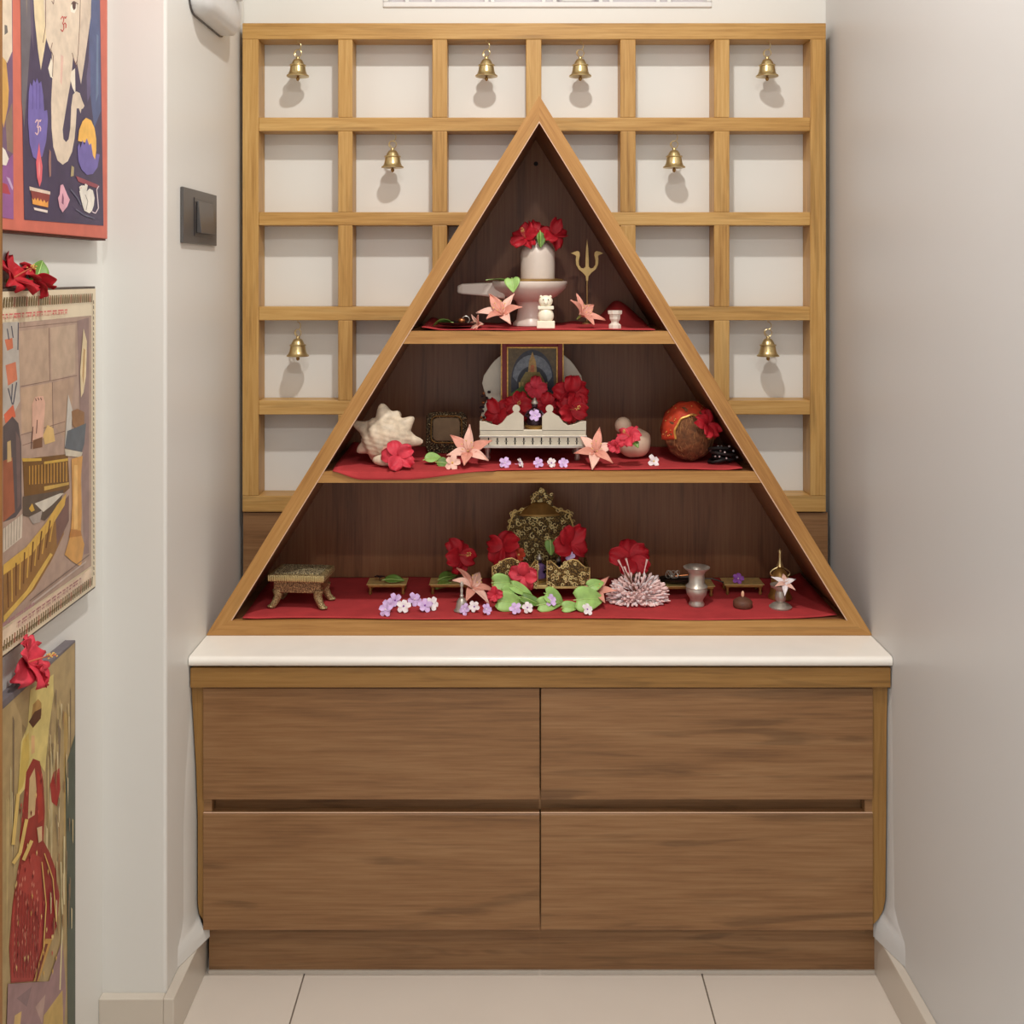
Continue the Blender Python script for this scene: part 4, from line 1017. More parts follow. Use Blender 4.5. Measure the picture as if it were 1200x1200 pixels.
for sg in (-1, 1):
    m = MB(); xx = cb(566, 0)[0]*1.0 if sg < 0 else cb(1248-566, 0)[0]
    for k in range(26):
        t_ = random.random(); m.ell((xx+sg*random.uniform(-.012, .006), D5-.011+random.uniform(-.003, .001), cb(0, 502-t_*44)[1]), (.0024, .0018, .0024), 7, 5, 0 if k % 3 else 1)
    m.build('jewelled_edge', [M_idol, M_copper], th_, smooth=True)
# framed devotional picture on the seat
Yd = Y5+.098; zseat = zz5(503.5)+Zm
Xd = xa(624, Yd)
fp = thing('red_framed_icon', 'small red-framed picture of an enshrined crowned figure on the silver throne', 'picture', (Xd, Yd, zseat+.0003))
def cd(px, py): return (xa(px, Yd)-Xd, za(py, Yd)-zseat-.0003)
w0, w1 = cd(587.5, 0)[0], cd(660, 0)[0]; ht = cd(0, 402.5)[1]
M_fr = flat('red_frame', (140, 22, 26), .45)
bw = 6.5*S(Yd)
for nm, bx in (('frame_side', (w0, w0+bw, 0, .008, 0, ht)), ('frame_side', (w1-bw, w1, 0, .008, 0, ht)), ('frame_top', (w0+bw, w1-bw, 0, .008, ht-.006, ht)), ('frame_bottom', (w0+bw, w1-bw, 0, .008, 0, .008))):
    MB().box(*bx).build(nm, M_fr, fp, bevel=.001)
for bx in ((w0+bw, w0+bw+.0022, -.0006, .004, .008, ht-.006), (w1-bw-.0022, w1-bw, -.0006, .004, .008, ht-.006), (w0-.0008, w0+.0012, -.0006, .004, 0, ht), (w1-.0012, w1+.0008, -.0006, .004, 0, ht), (w0+bw+.0022, w1-bw-.0022, -.0006, .004, ht-.0082, ht-.006)):
    MB().box(*bx).build('gilt_bead', M_trim, fp)
m = MB(); mats = []; 
def pp(rgb, pts, i=[0]):
    i[0] += 1
    mt = flat('print_%d_%d_%d' % rgb, rgb, .4, var=.25, scale=200); 
    if mt not in mats: mats.append(mt)
    q = [(cd(*a)[0], .003-i[0]*.00003, cd(*a)[1]) for a in pts]
    ar = sum(q[k][0]*q[(k+1) % len(q)][2]-q[(k+1) % len(q)][0]*q[k][2] for k in range(len(q)))
    if ar < 0: q = q[::-1]
    m.add(q, [tuple(range(len(q)))], mats.index(mt))
def arcp(cxp, cyp, rx, ry, n=14): return [(cxp-rx*math.cos(PI*k/n), cyp-ry*math.sin(PI*k/n)) for k in range(n+1)]
pp((112, 92, 56), [(594, 407), (654, 407), (654, 494), (594, 494)])
pp((58, 58, 70), arcp(624, 446, 25, 36)+[(649, 490), (599, 490)])
pp((132, 140, 150), arcp(624, 442, 23, 26)+[(644, 446)]+[(a, b_) for a, b_ in arcp(624, 448, 18, 19)[::-1]])
pp((30, 28, 40), arcp(624, 452, 18, 22)+[(642, 470), (606, 470)])
pp((198, 160, 88), [(618, 444), (620, 424), (624, 412), (628, 424), (630, 444)]); pp((206, 116, 62), [(621, 440), (622, 428), (626, 428), (627, 440)])
pp((150, 132, 58), [(606, 470), (610, 446), (616, 436), (632, 436), (638, 446), (642, 470), (640, 488), (608, 488)])
for k in range(9): pp((206, 176, 92), [(608+k*4, 448), (609.5+k*4, 448), (609.5+k*4, 466), (608+k*4, 466)])
pp((96, 130, 52), [(598, 462), (612, 452), (620, 460), (616, 478), (600, 478)]); pp((88, 122, 50), [(634, 452), (648, 462), (650, 470), (638, 476)])
m.build('printed_image', mats, fp)
hibiscus((xa(628, .222), .222, za(456, .222)), .022, face(.1, .2, .2), 'pink-red hibiscus lying over the lower middle of the red-framed picture', M_hibp, seed=51, el=.4, stam=False)
hibiscus((xa(585, .206), .206, za(484, .206)), .028, face(-.4, .2, .9), 'red hibiscus at the left end of the silver throne seat', seed=52, el=.45, stam=False)
hibiscus((xa(608, .196), .196, za(476, .196)), .026, face(-.1, .3, .1), 'red hibiscus just left of the dark idol on the silver throne', seed=53, el=.45)
hibiscus((xa(642, .196), .196, za(476, .196)), .026, face(.2, .2, .5), 'red hibiscus just right of the dark idol on the silver throne', seed=54, el=.4, stam=False)
hibiscus((xa(669, .205), .205, za(462, .205)), .036, face(.35, .2, .3), 'large dark red hibiscus at the right end of the silver throne back', seed=55, el=.5, stam=False)
hibiscus((xa(668, .188), .188, za(480, .188)), .030, face(.5, .1, 1.1), 'dark red hibiscus with a long stamen on the right arm of the silver throne', seed=56, el=.4)
def idol(px, Y, zb_, h, label, mat=None, robe=None):
    r = thing('small_idol', label, 'idol', (xa(px, Y), Y, zb_))
    MB().lathe([(.32*h, 0), (.34*h, .06*h), (.26*h, .10*h)], 16).build('base', M_brass_d, r, smooth=True)
    m = MB(); m.lathe([(.24*h, .1*h), (.27*h, .22*h), (.19*h, .42*h), (.22*h, .56*h), (.10*h, .66*h)], 16, sy=.7); m.build('body', robe or mat or M_idol, r, smooth=True)
    m = MB()
    for sg in (-1, 1): m.tube([(sg*.19*h, 0, .56*h), (sg*.30*h, -.05*h, .42*h), (sg*.16*h, -.18*h, .36*h)], .05*h, 7)
    m.build('arms', mat or M_idol, r, smooth=True)
    m = MB(); m.ell((0, 0, .74*h), (.10*h, .10*h, .11*h), 12, 10); m.build('head', mat or M_idol, r, smooth=True)
    m = MB(); m.lathe([(.11*h, .80*h), (.12*h, .84*h), (.07*h, .92*h), (.02*h, h)], 12); m.build('crown', M_silver, r, smooth=True)
    return r
idol(626.5, .168, zseat+.0003, .050, 'small dark idol in the gap of the silver throne rail', robe=M_idol)
blossom((xa(627, .154), .154, za(487, .154)), .010, face(0, .3), 'lilac blossom laid on the dark idol of the silver throne', None, 8)
for k, (px, py, a_) in enumerate(((592, 541, .1), (609, 541, 1.2), (631, 541.5, -.4), (646, 541, .5), (660, 540, .2))):
    blossom(spot(px, 547, 'mid')+Vector((0, 0, .006)), .0088 if k else .0098, face(a_, .5, k), 'small lilac blossom on the cloth edge under the silver throne', 'lilac blossoms under the silver throne', 60+k, ((M_pur, M_wpet, M_purd), (M_wpet, M_purd, M_pur))[k % 2])
# cream rounded shell with hibiscus
p = spot(745, 539, 'mid'); s6 = S(p.y); p.y += .022
cs = thing('smooth_cream_shell', 'smooth rounded cream shell with a pale knob between the lily and the coconut', 'shell', p)
def cfn(d): return 1+.10*math.exp(-(d.angle(Vector((.8, -.2, .55)).normalized())/.3)**2)+.03*math.sin(5*d.x+2*d.z)
m = MB(); m.ell((0, 0, 18*s6), (20*s6, .025, 18*s6), 30, 20, fn=cfn); m.build('shell_body', M_cream, cs, smooth=True)
m = MB(); m.ell((-13*s6, .004, 38*s6), (10*s6, .013, 10*s6), 18, 12); m.build('shell_knob', M_cream, cs, smooth=True)
leaf((xa(742, .126), .126, za(517, .126)), .014, .006, Euler((.3, .5, -.9)), 'tiny green leaf stuck on the smooth cream shell', M_leafd)
hibiscus((xa(738, .134), .134, za(512, .134)), .024, face(-.8, .5, .4), 'pink-red hibiscus draped over the smooth cream shell', M_hibp, seed=57, el=.5)
hibiscus((xa(722, .122), .122, za(523, .122)), .014, face(-.5, .1, .4), 'small pink-red curled petals low on the smooth cream shell', M_hibp, seed=58, el=.8, stam=False)
blossom(spot(766, 545, 'mid')+Vector((0, 0, .006)), .011, face(.3, .5, .5), 'small white blossom on the cloth before the coconut', None, 71, (M_wpet, M_pol, M_wpet), 4, 'white_blossom')
# coconut
Y7 = .190; s7 = S(Y7); ck = thing('wrapped_coconut', 'brown fibrous coconut wrapped in orange-red cloth on the middle shelf', 'coconut', (xa(808, Y7), Y7, Zm))
def kf(d): return 1+.025*math.sin(d.z*18+d.x*6)+.02*math.sin(d.x*23+d.y*11)
zc7 = 33.5*s7
m = MB(); m.ell((0, 0, zc7), (30*s7, .036, 33*s7), 36, 24, fn=kf); m.build('nut', M_coco, ck, smooth=True)
m = MB()
for k in range(110):
    d = Vector((random.gauss(0, 1), -abs(random.gauss(0, 1))-.3, random.gauss(0, 1))).normalized(); q = Vector((d.x*30*s7, d.y*.036, zc7+d.z*33*s7))
    t_ = Vector((random.uniform(-.5, .5), 0, 1)).normalized()*random.uniform(.006, .014)
    q2 = q+t_; e = Vector((q2.x/(30*s7), q2.y/.036, (q2.z-zc7)/(33*s7))).normalized(); q2 = Vector((e.x*30*s7, e.y*.036, zc7+e.z*33*s7))*1.0
    m.tube([q+d*.0006, (q+q2)/2+d*.0016, q2+d*.0008], .00035, 3)
tag(m.build('fibres', flat('fibre_light', (160, 112, 70), .9, var=.3), ck), kind='stuff')
def wrap(u, v):
    a = PI*(-.08+1.16*u)                                    # hood from right, over the top, to the left
    yy = -.034+.070*v
    k = math.sqrt(max(.04, 1-(yy/.040)**2))*1.0; k = max(k, .62+.3*v)
    rr_ = 1.07+.03*math.sin(9*a+v*4)
    return (30*s7*k*rr_*math.cos(a), yy+.004, max(.001, zc7+33*s7*k*rr_*math.sin(a)))
m = MB(); m.grid(wrap, 36, 10); m.build('cloth_wrap', M_orange, ck, smooth=True, solid=.001)
m = MB(); m.tube([tuple(Vector(wrap(u/40, .03))+Vector((0, -.001, 0))) for u in range(41)], .0019, 6); m.build('gold_trim', M_trim, ck, smooth=True)
m = MB()
for k in range(34): q = Vector(wrap(random.random(), random.uniform(.1, .6))); m.ell(q+Vector((0, -.0015, .001)), (.0011,)*3, 6, 4)
tag(m.build('sequins', M_trim, ck, smooth=True), kind='stuff')
hibiscus((xa(829, .150), .150, za(497, .150)), .026, face(.5, .1, .3), 'red hibiscus hanging on the right side of the coconut', M_hib, seed=59, el=.55, stam=False)
gd = thing('beaded_black_garland', 'black garland with tiny white beads heaped right of the coconut', 'garland', (xa(846, .165), .165, Zm))
m = MB(); pts = []
for k in range(60): a = k*.62; r_ = .012+.008*math.sin(k*.37); pts.append((r_*math.cos(a)*1.1, r_*math.sin(a), .003+.022*(k/60)+.003*math.sin(k*.9)))
m.tube(pts, .0028, 6); m.build('strand', M_black, gd, smooth=True)
for k in range(16):
    q = Vector(pts[8+k*3]); MB().ell(q*1.15+Vector((0, -.002, .001)), (.0016,)*3, 8, 6).build('bead', M_wpet, gd, smooth=True)

# ================================================================== bottom shelf
Zb = ZS['bot']+.0035
# engraved brass stool
Y8 = .143; s8 = S(Y8); st = thing('engraved_brass_stool', 'square engraved brass stool with splayed feet at the left of the bottom shelf', 'stool', (xa(349, Y8), Y8+.036, Zb), (0, 0, -.10))
hh = 55*s8; w8 = 34*s8
MB().box(-w8, w8, -.036, .036, 33*s8, 41*s8).build('top', M_enamel, st, bevel=.003)
MB().box(-w8+.008, w8-.008, -.028, .028, 41*s8, 42.2*s8).build('top_panel', M_enamel2, st, bevel=.0006)
m = MB()
for k in range(30): 
    x = -w8+.002+(2*w8-.004)*k/29; m.ell((x, -.0365, 37*s8), (.0015, .001, 4*s8), 8, 6)
m.build('gadroon_edge', M_brass, st, smooth=True)
MB().box(-w8+.008, w8-.008, -.029, .029, 19*s8, 33*s8).build('apron', M_copper_e, st, bevel=.001)
for sx in (-1, 1):
    for sy in (-1, 1):
        x, y = sx*(w8-.013), sy*.023
        m = MB(); m.tube([(x, y, 22*s8), (x-sx*.001, y, 14*s8), (x+sx*.004, y+sy*.002, 6*s8), (x+sx*.008, y+sy*.003, 2.5*s8), (x+sx*.011, y+sy*.004, .0018)], [.0085, .007, .0055, .0055, .0035], 10)
        m.ell((x+sx*.009, y+sy*.003, .003), (.0075, .006, .003), 12, 6)
        m.build('leg', M_enamel, st, smooth=True)
def chowki(px, w_, label, py=697, mat=None, h=.0185, yaw=0):
    p = spot(px, py, 'bot'); r = thing('low_brass_stool', label, 'stool', (p.x, p.y+.018, p.z), (0, 0, yaw))
    mm = mat or M_brass_d
    MB().box(-w_/2, w_/2, -.02, .02, h-.0055, h-.001).build('top', mm, r, bevel=.001)
    MB().box(-w_/2-.002, w_/2+.002, -.022, .022, h-.001, h).build('rim', M_gold2, r, bevel=.0004)
    for sx in (-1, 1):
        for sy in (-1, 1): MB().lathe([(.0022, 0), (.0032, .003), (.002, .007), (.0032, h-.0055)], 10, M=Matrix.Translation((sx*(w_/2-.004), sy*.016, 0))).build('leg', mm, r, smooth=True)
    return r
c1 = chowki(453, .064, 'low brass stool with one leaf, between the engraved stool and the red hibiscus')
c2 = chowki(527, .066, 'low brass stool with leaves, below the red hibiscus')
c3 = chowki(872, .064, 'low brass stool with a violet blossom, beside the silver lamp')
c4 = chowki(806, .088, 'low brass stool carrying the dark pan behind the silver pot', 699)
def ontop(r, dx=0, dy=0, dz=.0192): return Vector((r.location.x+dx, r.location.y+dy, r.location.z+dz))
leaf(ontop(c1, -.004, -.012, .024), .034, .010, Euler((.5, -.05, .1)), 'green leaf lying on the low brass stool near the engraved stool', M_leafd, curl=.3)
blossom(ontop(c1, -.014, 0, .024), .010, (0, 0, 0), 'dried dark blossom on the low brass stool near the engraved stool', None, 80, (M_idol, M_idol, M_idol))
leaf(ontop(c2, -.018, -.01, .024), .034, .012, Euler((.4, -.3, .4)), 'dark leaf on the low brass stool below the red hibiscus', M_leafd)
leaf(ontop(c2, .0, -.02, .021), .026, .011, Euler((.9, .3, 2.8)), 'leaf drooping off the low brass stool below the red hibiscus', M_leafd)
blossom(ontop(c3, -.009, -.012, .026), .010, face(0, .5), 'violet blossom on the low brass stool beside the silver lamp', None, 81, (M_purd, M_wpet, M_purd), name='violet_blossom')
# dark pan with metal spoon on stool c4
pn = thing('dark_metal_pan', 'dark shallow metal pan on a low stool behind the silver pot', 'pan', ontop(c4, -.012, .0, .0192))
MB().lathe([(.024, 0), (.034, .003), (.036, .008), (.0345, .008), (.032, .004), (.002, .002)], 30, sy=.5).build('pan_body', M_iron, pn, smooth=True)
m = MB(); m.tube([(.034, -.004, .007), (.055, -.006, .008), (.075, -.008, .002)], .0013, 7); m.build('handle', M_iron, pn, smooth=True)
tk = thing('metal_trinket', 'small tangled silver trinket lying on the dark pan', 'trinket', ontop(c4, -.022, -.004, .0275))
m = MB()
for k in range(5): m.tube([(.006*math.cos(a+k)+.003*k-.008, .004*math.sin(a*1.3), .006+.006*math.sin(a)) for a in [q*2*PI/12 for q in range(13)]], .0008, 5)
m.build('loops', M_silver, tk, smooth=True)
m = MB(); m.tube([(0, 0, .003), (.026, -.002, .006)], .0011, 6); m.ell((.027, -.002, .007), (.004, .003, .003), 8, 6); m.build('pin', M_copper, tk, smooth=True)
# hibiscus and lily beside it
hb = hibiscus((xa(538, .235), .235, za(650, .235)), .032, face(.6, .1, .8), 'dark red hibiscus propped upright behind the low brass stool', seed=91, el=.55)
lily((xa(553, .188), .188, Zb+.024), .042, face(.9, 1.0, .5), 'fallen pale pink lily beside the silver hand bell', seed=92, mats=(M_lilyl, M_lily), el=.5)
# silver hand bell
p = spot(541, 716, 'bot'); s9 = S(p.y); sb = thing('silver_hand_bell', 'small silver hand bell with turned handle on the bottom cloth', 'bell', p)
MB().lathe([(9*s9, 0), (9.4*s9, 1*s9), (7.2*s9, 3*s9), (6.4*s9, 8*s9), (5.6*s9, 12*s9), (3.4*s9, 15*s9), (1.6*s9, 16*s9)], 24).build('bell_body', M_silver, sb, smooth=True)
MB().lathe([(1.6*s9, 16*s9), (2.6*s9, 18*s9), (1.3*s9, 20*s9), (1.8*s9, 25*s9), (1.2*s9, 28*s9), (2.4*s9, 30.5*s9), (1.8*s9, 33*s9), (.3*s9, 35*s9)], 14).build('handle', M_silver, sb, smooth=True)
grp = 'lilac blossoms on the bottom cloth'
for k, (px, py, a_) in enumerate(((455, 708, -.3), (463, 702, .2), (473, 709, 0), (486, 701, .3), (498, 708, .1), (506, 706, .5), (452, 713, -.5))):
    blossom(spot(px, py+8, 'bot')+Vector((0, 0, .009)), .0115, face(a_, .55, k*.7), 'lilac blossom in the cluster before the low brass stools', grp, 100+k, ((M_pur, M_wpet, M_purd), (M_pur, M_purd, M_purd), (M_wpet, M_purd, M_pur))[k % 3])
for k, (px, py) in enumerate(((545, 713), (556, 710), (604, 712), (618, 711), (645, 705), (688, 713), (570, 713))):
    blossom(spot(px, py+6, 'bot')+Vector((0, -.004 if k != 4 else -.012, .008 if k != 4 else .014)), .0098, face(.2*k-.5, .5, k), ['pale lilac blossom lying against the silver hand bell foot', 'pale lilac blossom between the silver hand bell and the broad leaf', 'pale lilac blossom resting on the broad round leaf', 'pale lilac blossom at the right edge of the broad round leaf', 'pale lilac blossom sitting on the crumpled centre leaf', 'pale lilac blossom lying on the large bright folded leaf', 'pale lilac blossom on the cloth left of the broad round leaf'][k], 'lilac blossoms among the leaves', 120+k, ((M_pur, M_wpet, M_wpet), (M_wpet, M_purd, M_pur))[k % 2])
# gold throne
Yg = .196; sg_ = S(Yg); Xg = xa(634, Yg); Dg = .085
gt = thing('gold_throne', 'ornate gold throne with arched filigree back on the bottom shelf', 'throne', (Xg, Yg, Zb))
def cg(px, py): return (xa(px, Yg)-Xg, za(py, Yg)-Zb)
g0, g1 = cg(577, 0)[0], cg(691, 0)[0]; zg = lambda py: za(py, Yg)-Zb
MB().box(g0, g1, 0, Dg, zg(690), zg(686)).build('seat', M_gold2, gt, bevel=.0008)
lf = [(577, 687), (577, 664), (583, 661), (588, 657.5), (593, 655), (600, 654), (606, 657), (611, 662), (617, 667), (622, 664), (627, 657), (630, 657), (630, 687)]
rg = [(641, 687), (641, 657), (645, 657), (651, 662), (655, 666), (660, 663), (665, 657.5), (671, 655.5), (677, 657), (682, 662), (686, 665), (691, 665), (691, 687)]
rgn = random.Random(5)
def scrolls(nm, n, inside, yy, parent, size=.0035, mat=M_gold3):
    m = MB()
    for k in range(n):
        x, z = inside(); a0 = rgn.uniform(0, 6.28); sgn = rgn.choice((-1, 1)); R_ = size*rgn.uniform(.7, 1.3)
        pts = [(x+R_*(1-t_/14)*math.cos(a0+sgn*t_*.55), yy(x, z), z+R_*(1-t_/14)*math.sin(a0+sgn*t_*.55)) for t_ in range(12)]
        m.tube(pts, .00085, 5)
    return tag(m.build(nm, mat, parent, smooth=True), kind='stuff')
def inpoly(poly):
    xs = [q[0] for q in poly]; zs = [q[1] for q in poly]
    def f():
        while True:
            x, z = rgn.uniform(min(xs), max(xs)), rgn.uniform(min(zs), max(zs)); ins = False; n = len(poly); j = n-1
            for i in range(n):
                if (poly[i][1] > z) != (poly[j][1] > z) and x < (poly[j][0]-poly[i][0])*(z-poly[i][1])/(poly[j][1]-poly[i][1])+poly[i][0]: ins = not ins
                j = i
            if ins: return x, z
    return f
for q in (lf, rg):
    pl = [cg(*a) for a in q]; rl = MB().prism(pl, 0, .0022).build('front_rail', M_gold, gt)
    scrolls('filigree', 42, inpoly(pl), lambda x, z: -.0003, rl, .0033)
    m = MB(); m.tube([(a, 0, b_) for a, b_ in pl], .0010, 6); m.build('rail_edge', M_gold2, rl, smooth=True)
for x in (g0, g1-.004): MB().box(x, x+.004, .0022, Dg, zg(686), zg(668)).build('side_rail', M_gold, gt, bevel=.0005)
for sx in (g0+.006, g1-.006):
    for sy in (.006, Dg-.006): MB().lathe([(.003, 0), (.0045, .003), (.0028, .008), (.0045, zg(690))], 12, M=Matrix.Translation((sx, sy, 0))).build('leg', M_gold2, gt, smooth=True)
Yk = Yg+Dg-.004
def ck_(px, py): return (xa(px, Yk)-Xg, za(py, Yk)-Zb)
half = [(596, 690), (594, 660), (592, 640), (591, 632), (594, 624), (597, 617), (598, 610), (601, 604), (600, 601), (604, 599), (612, 597), (620, 593)]
rt_ = [(1268-a, b_) for a, b_ in half]
def bow(x): return -.010*(x/.065)**2        # curved forward at the sides
outl = [ck_(*q) for q in half]+[ck_(*q) for q in rt_[::-1]]
# curved back: strips between left/right outline
m = MB(); n = len(half); nx = 16
lpt = [ck_(*q) for q in half]; rpt = [ck_(*q) for q in rt_]
def bf(u, v):
    t_ = u*(n-1); i = min(int(t_), n-2); fr_ = t_-i
    xl = lpt[i][0]*(1-fr_)+lpt[i+1][0]*fr_; xr = rpt[i][0]*(1-fr_)+rpt[i+1][0]*fr_; z = lpt[i][1]*(1-fr_)+lpt[i+1][1]*fr_
    x = xl+(xr-xl)*v; return (x, Dg-.004+bow(x), z)
m.grid(bf, 22, nx); gb = m.build('arched_back', M_gold, gt, smooth=True, solid=.003)
cz = ck_(0, 655)[1]
scrolls('filigree', 150, (lambda f=inpoly(outl): f()), lambda x, z: Dg-.0074+bow(x), gb, .0046)
m = MB()
for side in (lpt, rpt): m.tube([(x, Dg-.005+bow(x), z) for x, z in side], .0016, 6)
m.build('back_edge', M_gold2, gb, smooth=True)
m = MB()
for k in range(24):
    side = lpt if k % 2 else rpt; i = 2+(k//2) % 9; x, z = side[i]; sgn = -1 if k % 2 else 1
    m.tube([(x+sgn*.001+.0042*(1-t_/14)*math.cos(t_*.6), Dg-.006+bow(x), z+.0042*(1-t_/14)*math.sin(t_*.6)) for t_ in range(12)], .0008, 5)
tag(m.build('edge_scrolls', M_gold2, gb, smooth=True), kind='stuff')
# smooth hood and finial
m = MB(); hz0 = ck_(0, 603)[1]; hz1 = ck_(0, 588)[1]
def hf(u, v):
    w_ = (ck_(660, 0)[0]-ck_(606, 0)[0])/2*(1-u*.72); x = -w_+2*w_*v
    return (x, Dg-.008-(.016*(1-u))*math.cos((v-.5)*PI)**.8, hz0+(hz1-hz0)*u+.004*math.cos((v-.5)*PI)*(1-u)*0)
m.grid(hf, 6, 14); m.build('hood', M_brass_d, gt, smooth=True, solid=.001)
fin = [(620, 596), (622, 588), (623, 583), (621, 578), (624, 574), (628, 575), (630, 571), (634, 566)]
fin = [(a, b_+4) for a, b_ in fin]
fp_ = [ck_(*q) for q in fin]+[ck_(1270-a, b_) for a, b_ in fin[::-1][1:]]
fo = MB().prism(fp_, Dg-.006, Dg-.003).build('finial', M_gold, gt)
scrolls('filigree', 26, inpoly(fp_), lambda x, z: Dg-.0066, fo, .0032)
zs_ = Zb+zg(686)
idol(632, .226, zs_+.0003, .045, 'small purple-robed idol in the middle of the gold throne', robe=flat('violet_robe', (128, 96, 150), .5))
idol(655, .236, zs_+.0003, .038, 'small dark idol right of the purple-robed one on the gold throne')
idol(613, .240, zs_+.0003, .042, 'small dark bronze idol left of the purple-robed one on the gold throne', mat=M_brass_d)
blossom((xa(608, .214), .214, za(650, .214)), .012, face(-.2, .3), 'orange-red ruffled blossom left of the idols on the gold throne', None, 95, (M_orange, M_pol, M_orange), 7, 'orange_blossom')
hibiscus((xa(590, .222), .222, za(641, .222)), .034, face(-.6, .35, .4), 'red hibiscus on the left arm of the gold throne', seed=93, el=.5, stam=False)
hibiscus((xa(668, .222), .222, za(637, .222)), .036, face(.3, .35, .9), 'red hibiscus on the right of the gold throne back', seed=94, el=.5, stam=False)
blossom((xa(668, .210), .210, za(652, .210)), .009, face(.1, .3), 'lilac blossom under the red hibiscus on the gold throne', None, 96)
leaf((xa(645, .214), .214, za(634, .214)), .024, .010, Euler((.3, 1.3, -1.4)), 'dark green leaf hanging on the gold throne back', M_leafd, curl=.2, heart=True)
hibiscus((xa(614, .184), .184, za(675, .184)), .027, face(-.1, .2, .2), 'bright pink-red hibiscus on the gold throne front rail', M_hibp, seed=97, el=.6, stam=False)
# betel leaves heaped in front
def lv(px, py, Y, L, W_, rot, lab, mt=None, **k): leaf((xa(px, Y), Y, za(py, Y)), L, W_, rot, lab, mt or M_leaf, heart=True, name='betel_leaf', **k)
lv(579, 683, .180, .036, .015, Euler((1.2, -.05, .05)), 'green leaf leaning on the left corner of the gold throne')
lv(584, 704, .148, .048, .017, Euler((1.15, .1, .05)), 'broad round green leaf lying before the gold throne, left of the others')
lv(600, 686, .166, .042, .010, Euler((.9, .45, .05)), 'folded green leaf below the pink-red hibiscus', curl=.3)
lv(590, 694, .156, .026, .010, Euler((1.1, -.2, .3)), 'small green leaf above the broad round leaf')
lv(612, 700, .160, .044, .010, Euler((.7, .25, -.2)), 'dark green leaf between the two leaf heaps', M_leafd)
lv(632, 709, .146, .040, .013, Euler((1.1, -.1, .1)), 'crumpled green leaf under the pale blossom before the gold throne', curl=.8)
lv(640, 696, .156, .036, .014, Euler((1.0, .4, .2)), 'green leaf standing behind the pale blossom before the gold throne')
lv(660, 712, .140, .030, .010, Euler((.9, -.2, .0)), 'small crumpled green leaf between the centre and right leaf heaps', curl=.9)
lv(676, 703, .146, .048, .021, Euler((1.1, -.05, .1)), 'large bright green folded leaf beside the pink flower head')
lv(690, 688, .164, .028, .011, Euler((1.0, -.3, .2)), 'green leaf tip behind the large bright folded leaf')
hibiscus((xa(580, .150), .150, za(697, .150)), .015, face(-.3, .2, .3), 'small pink-red crumpled hibiscus by the broad round leaf', M_hibp, seed=98, el=.8, stam=False)
lily((xa(700, .178), .178, Zb+.021), .034, face(-.4, .9, .2), 'fallen peach lily behind the pink flower head', seed=99, el=.4, mats=(M_lily, M_lily))
# spiky pink flower head
p = spot(750, 712, 'bot'); p.z = Zb+.018; s10 = S(p.y)
sp = thing('spiky_pink_flower_head', 'round flower head of slender blush pink buds lying on the bottom cloth', 'flower', (p.x, p.y+.03, Zb))
m = MB(); rs = random.Random(9)
for k in range(330):
    d = Vector((rs.gauss(0, 1), rs.gauss(-.7, .7), rs.gauss(.25, .7))).normalized()
    if d.z < -.2: d.z = -.2; d.normalize()
    L_ = rs.uniform(.8, 1.0); R0 = Vector((40*s10*d.x, .034*d.y, .046*max(d.z, -.3)+.008))
    tip = R0*L_; tip.z = max(tip.z+.002, .003); bs = tip*.6+Vector((rs.uniform(-1, 1)*.006, 0, .004)); dd = (tip-bs).normalized()
    wob = Vector((rs.uniform(-1, 1), rs.uniform(-1, 1), rs.uniform(-1, 1)))*.0025
    tp = tip+wob; tp.z = max(tp.z, .002)
    m.tube([bs, bs.lerp(tp, .5), bs.lerp(tp, .78), tp], [.0007, .0010, .0024, .0008], 5, 0 if rs.random() < .75 else 1)
tag(m.build('buds', [M_ixora, M_wpet], sp, smooth=True), kind='stuff')
m = MB(); m.ell((0, 0, .010), (.024, .014, .009), 14, 8); m.build('core', M_ixora, sp, smooth=True)
for q in ((-24, 52), (-15, 54), (10, 53), (-17, 44)):
    m = MB(); m.tube([(q[0]*s10*.4, -.004, .026), (q[0]*s10*.8, -.008, q[1]*s10*.82), (q[0]*s10, -.010, q[1]*s10)], [.0008, .0009, .002], 6); m.build('long_bud', M_ixora, sp, smooth=True)
m = MB(); m.tube([(-.006, -.020, .024), (-.014, -.022, .040), (-.024, -.020, .056)], .0016, 6); m.build('stalk', M_clay, sp, smooth=True)
hibiscus((xa(738, .205), .205, za(654, .205)), .036, face(.1, .35, .5), 'large dark red hibiscus standing behind the pink flower head', seed=131, el=.6, stam=False)
# silver pot
p = spot(818, 712, 'bot'); q_ = S(p.y+.01); pt = thing('silver_pot', 'small silver pot with flared rim standing on the bottom cloth', 'pot', p+Vector((0, .014, 0)))
MB().lathe([(9*q_, 0), (9.4*q_, 2*q_), (7.5*q_, 5*q_), (8*q_, 8*q_), (11.5*q_, 13*q_), (12.5*q_, 18*q_), (12*q_, 21*q_), (13*q_, 22*q_), (12*q_, 23.5*q_), (9.5*q_, 26*q_), (9*q_, 36*q_), (10.5*q_, 40*q_), (15*q_, 43.5*q_), (15.6*q_, 44.8*q_), (14*q_, 45*q_), (9.5*q_, 41*q_), (8*q_, 36*q_), (7*q_, 26*q_)], 36).build('pot_body', M_silver, pt, smooth=True)
MB().lathe([(7.7*q_, 34.8*q_), (7.7*q_, 35.3*q_)], 24).build('pot_fill', M_iron, pt)
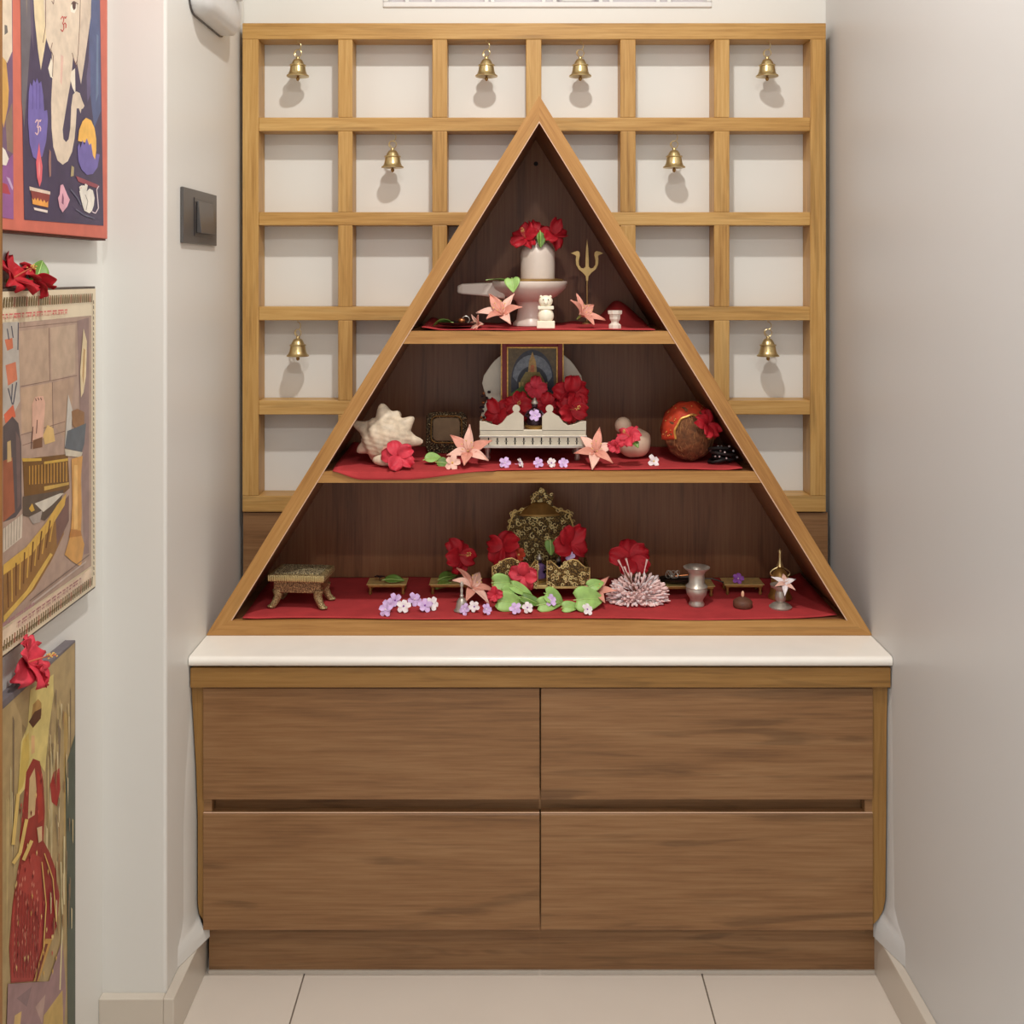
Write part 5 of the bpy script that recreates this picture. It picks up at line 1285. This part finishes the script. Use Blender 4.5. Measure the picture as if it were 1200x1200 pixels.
# clay lamp
p = spot(872, 714, 'bot'); q_ = S(p.y); dl = thing('clay_lamp', 'little brown clay lamp with a peach wick on the bottom cloth', 'lamp', p+Vector((0, .011, 0)))
MB().lathe([(10*q_, 0), (11.3*q_, 1.5*q_), (11.3*q_, 7*q_), (10*q_, 8.5*q_), (8.5*q_, 9.5*q_), (4*q_, 12*q_), (2.5*q_, 12.4*q_)], 28).build('lamp_body', M_clay, dl, smooth=True)
m = MB(); m.ell((0, 0, 15.5*q_), (1.9*q_, 1.9*q_, 4*q_), 10, 8); m.build('wick', M_wick, dl, smooth=True)
# silver oil lamp with pale flower, brass bell behind
p = spot(917, 715, 'bot'); q_ = S(p.y+.013); sl = thing('silver_oil_lamp', 'silver stemmed oil lamp with round foot in front of the brass hand bell', 'lamp', p+Vector((0, .014, 0)))
MB().lathe([(13*q_, 0), (13.3*q_, 1.5*q_), (11*q_, 3.5*q_), (8*q_, 5.5*q_), (4.5*q_, 7*q_)], 32).build('foot', M_silver, sl, smooth=True)
MB().lathe([(4.5*q_, 7*q_), (6*q_, 9*q_), (6.5*q_, 14*q_), (5*q_, 20*q_), (6.5*q_, 22*q_)], 24).build('stem', M_silver, sl, smooth=True)
MB().lathe([(6.5*q_, 22*q_), (11*q_, 24*q_), (12*q_, 27*q_), (11*q_, 27*q_), (6*q_, 24.5*q_)], 28).build('bowl', M_silver, sl, smooth=True)
lily((xa(919, .150), .150, Zb+27.5*q_+.004), .022, face(.2, .9, .3), 'pale star-shaped blossom lying on the silver oil lamp', seed=141, mats=(M_wpet, M_lilyl), el=.25)
p = spotY(914, .215, 'bot'); q_ = S(.215); hb2 = thing('brass_hand_bell', 'old brass hand bell with a slender handle behind the silver oil lamp', 'bell', p)
MB().lathe([(13.5*q_, 0), (14*q_, 2*q_), (11.5*q_, 6*q_), (10.5*q_, 14*q_), (10*q_, 24*q_), (8*q_, 30*q_), (4*q_, 34*q_), (2.5*q_, 35*q_)], 30).build('bell_body', M_brass_d, hb2, smooth=True)
MB().lathe([(2.5*q_, 35*q_), (4.5*q_, 37*q_), (3*q_, 40*q_), (2*q_, 44*q_), (1.8*q_, 52*q_), (2.4*q_, 55*q_), (.4*q_, 57.5*q_)], 14).build('handle', M_brass, hb2, smooth=True)
for sg in (-1, 1):
    m = MB(); m.tube([(sg*q_*(3+8.5*math.sin(PI*t_/10)), -.001, q_*(36-14*t_/10)) for t_ in range(11)], .0011, 6); m.build('loop', M_brass, hb2, smooth=True)

# ------------------------------------------------------------------ flowers on the pictures
yq = onx(22, 330, -.565).y
hibiscus((-.565, yq-.02, zt2+.010), .030, Euler((.2, .9, .4)), 'red hibiscus lying on top of the temple print frame', M_hib, seed=151, el=.55)
hibiscus((-.562, yq+.030, zt2+.010), .026, Euler((.5, 1.1, 1.4)), 'second red hibiscus on the temple print frame, beside its leaf', M_hib, seed=152, el=.4, stam=False)
leaf((-.566, yq+.045, zt2+.006), .034, .012, Euler((1.2, -1.0, 1.2)), 'upright green leaf behind the hibiscus on the temple print frame', M_leafd)
leaf((-.566, yq+.060, zt2+.0025), .036, .007, Euler((.2, 0, 1.5)), 'flat pale green leaf on the temple print frame', M_leaf, curl=.1)
q = onx(36, 777, -.550)
hibiscus((-.556, q.y, q.z), .034, Euler((.3, 1.2, .4)), 'pink-red hibiscus tucked over the top edge of the standing figure print', M_hibp, seed=153, el=.55)
hibiscus((-.552, q.y+.012, q.z-.02), .022, Euler((.0, 1.4, .9)), 'small pink-red hibiscus below the other on the standing figure print', M_hibp, seed=154, el=.6, stam=False)
